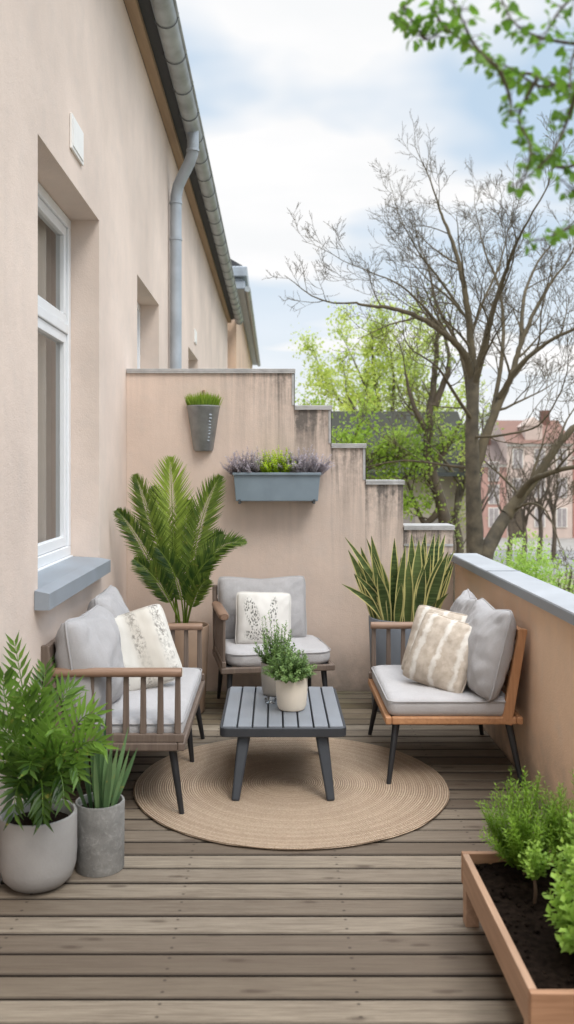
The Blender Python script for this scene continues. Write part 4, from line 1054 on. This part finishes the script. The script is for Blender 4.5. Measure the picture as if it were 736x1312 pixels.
# overhanging tree on the near right
ot = thing('overhanging_tree', 'near tree with fresh lobed leaves reaching over the parapet at top right', 'tree', (3.4, 2.9, GZ))
tr = MB(); tr.tube(spline([(3.4,2.9,GZ),(3.35,2.9,-1),(3.2,2.85,1.5),(3.05,2.8,3.2),(3.1,2.9,5.2)]), [.16-.1*i/24 for i in range(25)], 12); tr.build('trunk', MAT['bark_dark'], ot, smooth=True)
tw = MB(); lf = MB()
def lobed(m, p, d, nrm, L, a):
    d = V(d).normalized(); s = d.cross(V(nrm)); s = s.normalized() if s.length > 1e-4 else d.orthogonal().normalized(); n = s.cross(d)
    o = [(0,0),(.05,.26),(.14,.46),(.40,.44),(.52,.32),(.66,.36),(.82,.2),(1,0),(.82,-.2),(.66,-.36),(.52,-.32),(.40,-.44),(.14,-.46),(.05,-.26)]
    cv = R.uniform(.05,.3)
    vs = [p + d*L*x + s*L*y + n*L*(abs(y)*.25 - cv*x*x) for x, y in o] + [p + d*L*.35]
    m.add(vs, [(14, i, i+1) for i in range(13)] + [(14,13,0)], a)
DO = 1.35
def O(px, py, dd=0): return at(px, py, DO+dd)
br = [([(760,140),(690,98),(640,88),(575,40),(545,50),(505,18)], .5), ([(760,118),(720,108),(690,110),(650,85),(610,80)], .4), ([(770,60),(700,50),(660,30),(640,-10)], .3), ([(690,98),(665,150),(680,190),(668,240)], .2), ([(740,112),(725,160),(700,205),(655,240)], .3), ([(640,88),(610,60),(590,20),(570,-10)], .2),
      ([(770,200),(720,215),(690,200),(660,180)], .4), ([(770,290),(735,290),(700,305),(672,310)], .5), ([(760,-20),(720,10),(690,60)], .2), ([(545,50),(530,30),(515,5)], .5), ([(640,88),(655,130),(650,150)], .2), ([(575,40),(560,20),(556,-5)], .45), ([(770,20),(735,70),(730,130)], .2), ([(770,240),(740,245),(720,230)], .3)]
for pts, dd in br:
    P_ = spline([O(x, y, dd*.5 + .03*math.sin(i*2.)) for i, (x, y) in enumerate(pts)], 5); N = len(P_)
    tw.tube(P_, [.0036*(1-.8*i/(N-1)) for i in range(N)], 6)
    for i in range(1, N):
        for k in range(R.choice((2,3,3,4))):
            if R.random() < .12: continue
            p = P_[i-1].lerp(P_[i], R.random()); o = rdir(); o.z *= .7; q = p + o*R.uniform(.006,.024)
            tw.tube([p, q], .0008, 3, cap=False)
            lobed(lf, q, o + V((0,0,-.35)), rdir() + V((0,-.3,.9)), R.uniform(.010,.022), min(1, max(0, R.random()*.8 + .1)))
for pts, dd in br:
    if pts[0][0] < 740: continue
    b = O(*pts[0], dd*.5 + .03*math.sin(0)); a = V((3.12, 2.84, b.z + .35)); mid = a.lerp(b, .5) + V((0, 0, .10 + R.uniform(-.05,.06)))
    L_b = spline([a, mid, b], 8); N = len(L_b)
    tw.tube(L_b, [.022-.0184*i/(N-1) for i in range(N)], 7)
    for i in range(4, N-1):
        for k in range(3):
            o = rdir(); p = L_b[i].lerp(L_b[i+1], R.random()); q = p + o*R.uniform(.02,.07); tw.tube([p, q], .001, 3, cap=False)
            lobed(lf, q, o + V((0,0,-.35)), rdir() + V((0,-.3,.9)), R.uniform(.018,.036), R.random())
for k in range(500):
    p = V((R.uniform(1.7,4.3), R.uniform(2.2,4.2), R.uniform(3.0,5.6))); lobed(lf, p, rdir(), rdir()+V((0,0,.8)), R.uniform(.04,.06), R.random())
tw.build('branches', MAT['bark_dark'], ot, smooth=True); lf.build('crown', MAT['maple'], ot)

# ------------------------------------------------------------------ distant street
def hmat(name, c): return plain(name, c, .9, .12, .8, .1, 8)
WIN = plain('far_window', (156, 148, 146), .2, .15, 3, .02)  # paled towards the wall tone, distance haze put into the colour
TRIM = plain('far_trim', (224, 218, 208), .7, .05)
REDROOF = plain('red_tile_roof', (112, 80, 70), .85, .2, 3, .3, 12)
specs = [((196,164,150), 4.2, 3.3, (120,92,82)), ((206,188,172), 4.6, 3.9, (114,88,80)), ((180,142,130), 4.0, 3.0, (106,92,86)), ((200,180,168), 5.0, 4.6, (122,92,80)), ((166,122,110), 4.2, 3.6, (118,88,78)), ((198,170,154), 4.8, 4.2, (110,92,84)), ((186,150,136), 4.4, 3.4, (120,90,80)), ((192,164,150), 4.4, 3.4, (112,90,82))]
names = ['pale pink', 'cream', 'dusty rose', 'off-white', 'brick red', 'light beige', 'salmon', 'pale stone']
where = ['leftmost in the far terrace row', 'second in the far row', 'seen through the bare tree trunk', 'just right of the bare tree trunk', 'in the far row right of the bare trunk', 'with the taller roof in the far row', 'near the picture edge in the far row', 'last in the far row at the picture edge']
x = 5.2; ang = -math.atan2(12, 200)
for i, (c, w, ht, rc) in enumerate(specs):
    y = 70 - x*.06
    hs = thing('terraced_house', names[i] + ' terraced house ' + where[i], 'house', (x, y, GZ), ang, 'terraced houses across the street')
    wm = hmat('far_wall', c); top = ht - 1.2 - GZ
    m = MB(); m.box((0,0,0), (w-.02,9,top)); 
    m.add([(0,0,top),(0,9,top),(0,4.5,top+1.9)], [(0,1,2)]); m.add([(w-.02,0,top),(w-.02,9,top),(w-.02,4.5,top+1.9)], [(2,1,0)])
    m.build('wall', wm, hs, local=True)
    m = MB(); m.add([(-.05,-.3,top-.1),(w+.02,-.3,top-.1),(w+.02,4.5,top+1.95),(-.05,4.5,top+1.95)], [(0,1,2,3)]); m.add([(-.05,9.3,top-.1),(w+.02,9.3,top-.1),(w+.02,4.5,top+1.95),(-.05,4.5,top+1.95)], [(3,2,1,0)])
    rf = m.build('roof', hmat('far_roof', rc), hs, local=True)
    m = MB(); m.box((w*.7, 3.4, top+1.2), (w*.7+.6, 4.3, top+2.7)); m.build('chimney', REDROOF, rf, local=True)
    if i in (1, 3, 5):
        m = MB(); m.box((w*.3, .4, top+.1), (w*.3+1.3, 3., top+1.3)); m.add([(w*.3-.1,.3,top+1.3),(w*.3+1.4,.3,top+1.3),(w*.3+.65,.3,top+2.0),(w*.3-.1,3.4,top+1.3),(w*.3+1.4,3.4,top+1.3),(w*.3+.65,3.4,top+2.)], [(0,1,2),(0,2,5,3),(1,4,5,2)]); m.build('dormer', wm, rf, local=True)
    m = MB(); m.box((-.02,-.12,top-.3), (w,-.01,top-.08)); m.build('cornice', TRIM, hs, local=True)
    nx = 3 if w > 4.1 else 2
    for fl in range(3):
        for k in range(nx):
            cx = w*(k+.5)/nx; z0 = .9 + fl*top/3.25
            if fl == 0 and k == 0:
                m = MB(); m.box((cx-.5,-.06,.02),(cx+.5,-.005,2.3)); m.build('door', MAT['bark_dark'], hs, local=True); continue
            m = MB(); m.box((cx-.42,-.07,z0-.06),(cx+.42,-.012,z0+1.46)); f = m.build('window', TRIM, hs, local=True)
            m = MB(); m.box((cx-.34,-.085,z0),(cx-.025,-.072,z0+1.4)); m.box((cx+.025,-.085,z0),(cx+.34,-.072,z0+1.4)); m.build('pane', WIN, f, local=True)
    x += w
# neighbour with dark roof behind the leafy trees
dh = thing('dark_roofed_house', 'low outbuilding with long dark roof among the leafy trees behind the steps', 'house', (1.2, 20, GZ))
m = MB(); m.box((1.3,20.3,GZ),(4.5,25,1.35)); m.build('wall', hmat('far_wall', (186,176,164)), dh)
m = MB(); m.add([(1.15,20,1.3),(4.65,20,1.3),(4.65,22.6,2.85),(1.15,22.6,2.85)], [(0,1,2,3)]); m.add([(1.15,25.2,1.3),(4.65,25.2,1.3),(4.65,22.6,2.85),(1.15,22.6,2.85)], [(3,2,1,0)]); m.add([(4.5,20.3,1.35),(4.5,25,1.35),(4.5,22.6,2.8)], [(0,1,2)]); m.add([(1.3,20.3,1.35),(1.3,25,1.35),(1.3,22.6,2.8)], [(2,1,0)]); m.build('roof', hmat('far_roof', (50,50,40)), dh)
m = MB(); m.box((1.15,19.94,1.22),(4.65,20,1.31)); m.build('gutter', MAT['zinc_dark'], dh)
for k in range(3):
    m = MB(); m.box((1.8+k*.9,20.25,-.9),(2.3+k*.9,20.29,.3)); m.build('window', WIN, dh)
# small street trees in front of the terrace
sl = ['short bare street tree before the off-white house', 'slender bare street tree before the brick red house', 'taller bare street tree before the beige house', 'bare street tree at the picture edge across the road', 'bare street tree before the dusty rose house']
for i, (px, hgt) in enumerate(((652,6.2),(676,5.6),(702,7.),(726,6.),(632,6.5))):
    b = V((at(px,0,50).x, 50 + i*.8, GZ)); t = thing('street_tree', sl[i], 'tree', b, 0, 'bare street trees across the road')
    tr = MB(); tw = MB(); tips = []
    tr.tube([b, b + V((.1,0,hgt*.25)), b + V((.0,0,hgt*.5))], [.16,.13,.09], 7); tr.build('trunk', MAT['bark_dark'], t)
    for k in range(7): grow(tw, b + V((0,0,hgt*R.uniform(.3,.5))), V((R.uniform(-1,1), R.uniform(-1,1), 1.1)), hgt*.5, .07, 2, tips, .5, kids=(4,4), minr=.015)
    tw.build('crown', MAT['bark_dark'], t)
# far wooded rise
lf = MB()
for k in range(9000):
    xx = R.uniform(-60, 110); h_ = 4.2 + 2.2*nz((xx*.08,0,0),1.) + 1.2*nz((xx*.3,5,0),1.)
    p = V((xx, R.uniform(95,112), GZ + h_*1.1*R.random()**.6)); lf.leaf(p, rdir(), V((0,-1,.6)), 1.3, .9, min(1, R.random()*.6 + .4*(p.z-GZ)/7), .2)
tag(lf.build('treeline', MAT['olive']), kind='stuff')

# ------------------------------------------------------------------ camera, light
cam = bpy.data.cameras.new('camera'); co = bpy.data.objects.new('camera', cam); COL.objects.link(co)
co.location = (0, 0, H*K); co.rotation_euler = (PI/2, 0, 0)
cam.sensor_width = 36; cam.sensor_fit = 'AUTO'; cam.lens = F/1312*36
cam.shift_x = 16/1312; cam.shift_y = -56/1312
cam.clip_end = 3000; cam.clip_start = .05
cam.dof.use_dof = True; cam.dof.focus_distance = 4.4*K; cam.dof.aperture_fstop = 2.5; cam.dof.aperture_blades = 7
scene.camera = co

SUN_EL, SUN_AZ = math.radians(53), math.radians(142)     # azimuth measured from +y clockwise
sd = bpy.data.lights.new('sun', 'SUN'); sd.energy = 1.75; sd.angle = math.radians(22); sd.color = (1, .95, .88)
so = bpy.data.objects.new('sun', sd); COL.objects.link(so)
dv = V((math.sin(SUN_AZ)*math.cos(SUN_EL), math.cos(SUN_AZ)*math.cos(SUN_EL), math.sin(SUN_EL)))
so.rotation_euler = (-dv).to_track_quat('-Z', 'Y').to_euler()
W = bpy.data.worlds.new('World'); scene.world = W; W.use_nodes = True; nt = W.node_tree
class WN(NT):
    def __init__(s, t): s.t = t
w = WN(nt); bgd = nt.nodes['Background']
sky = w.n('TexSky'); sky.sky_type = 'NISHITA'; sky.sun_disc = False; sky.sun_elevation = SUN_EL; sky.sun_rotation = SUN_AZ; sky.air_density = 1.; sky.dust_density = 1.5; sky.ozone_density = 1.
g = w.n('TexCoord').outputs['Generated']
s = w.n('SeparateXYZ', None, Vector=g)
zz = w.math('ADD', w.math('MAXIMUM', s.outputs[2], 0.), .22)
uv = w.n('CombineXYZ', None, X=w.math('DIVIDE', s.outputs[0], zz), Y=w.math('DIVIDE', s.outputs[1], zz), Z=0.).outputs[0]
c_ = w.noise(w.map(uv, (1.1, 1.5, 1), (3.35, 1.2, 0)), 1.05, 4, .48, .2)
cf = w.rng(c_, .44, .58)
cf = w.math('MAXIMUM', cf, w.rng(s.outputs[2], .30, .05, 0., .85))
shade = w.noise(w.map(uv, (1.4, 2., 1), (9, 4, 0)), 1.8, 4, .5)
STR = .10
cl = w.mix(w.rng(shade, .35, .65), (.95/STR, .96/STR, .97/STR, 1), (1.03/STR, 1.02/STR, 1.02/STR, 1))
skyc = w.mix(.75, sky.outputs[0], (.68/STR, .85/STR, 1.02/STR, 1))
zen = w.rng(s.outputs[2], .47, .92, 1., 3.9)     # overcast: brighter towards the zenith
tot = w.n('VectorMath', {'operation': 'SCALE'}); w.set(tot.inputs[0], w.mix(cf, skyc, cl)); w.set(tot.inputs[3], zen)
w.set(bgd.inputs[0], tot.outputs[0]); bgd.inputs[1].default_value = STR
scene.view_settings.view_transform = 'Standard'; scene.view_settings.look = 'None'; scene.view_settings.exposure = 0; scene.view_settings.gamma = 1
scene.render.engine = 'CYCLES'
scene.cycles.use_denoising = True
scene.cycles.max_bounces = 8; scene.cycles.transparent_max_bounces = 12
scene.cycles.sample_clamp_indirect = 6
for o in list(bpy.data.objects):
    if '_o' in o: del o['_o']
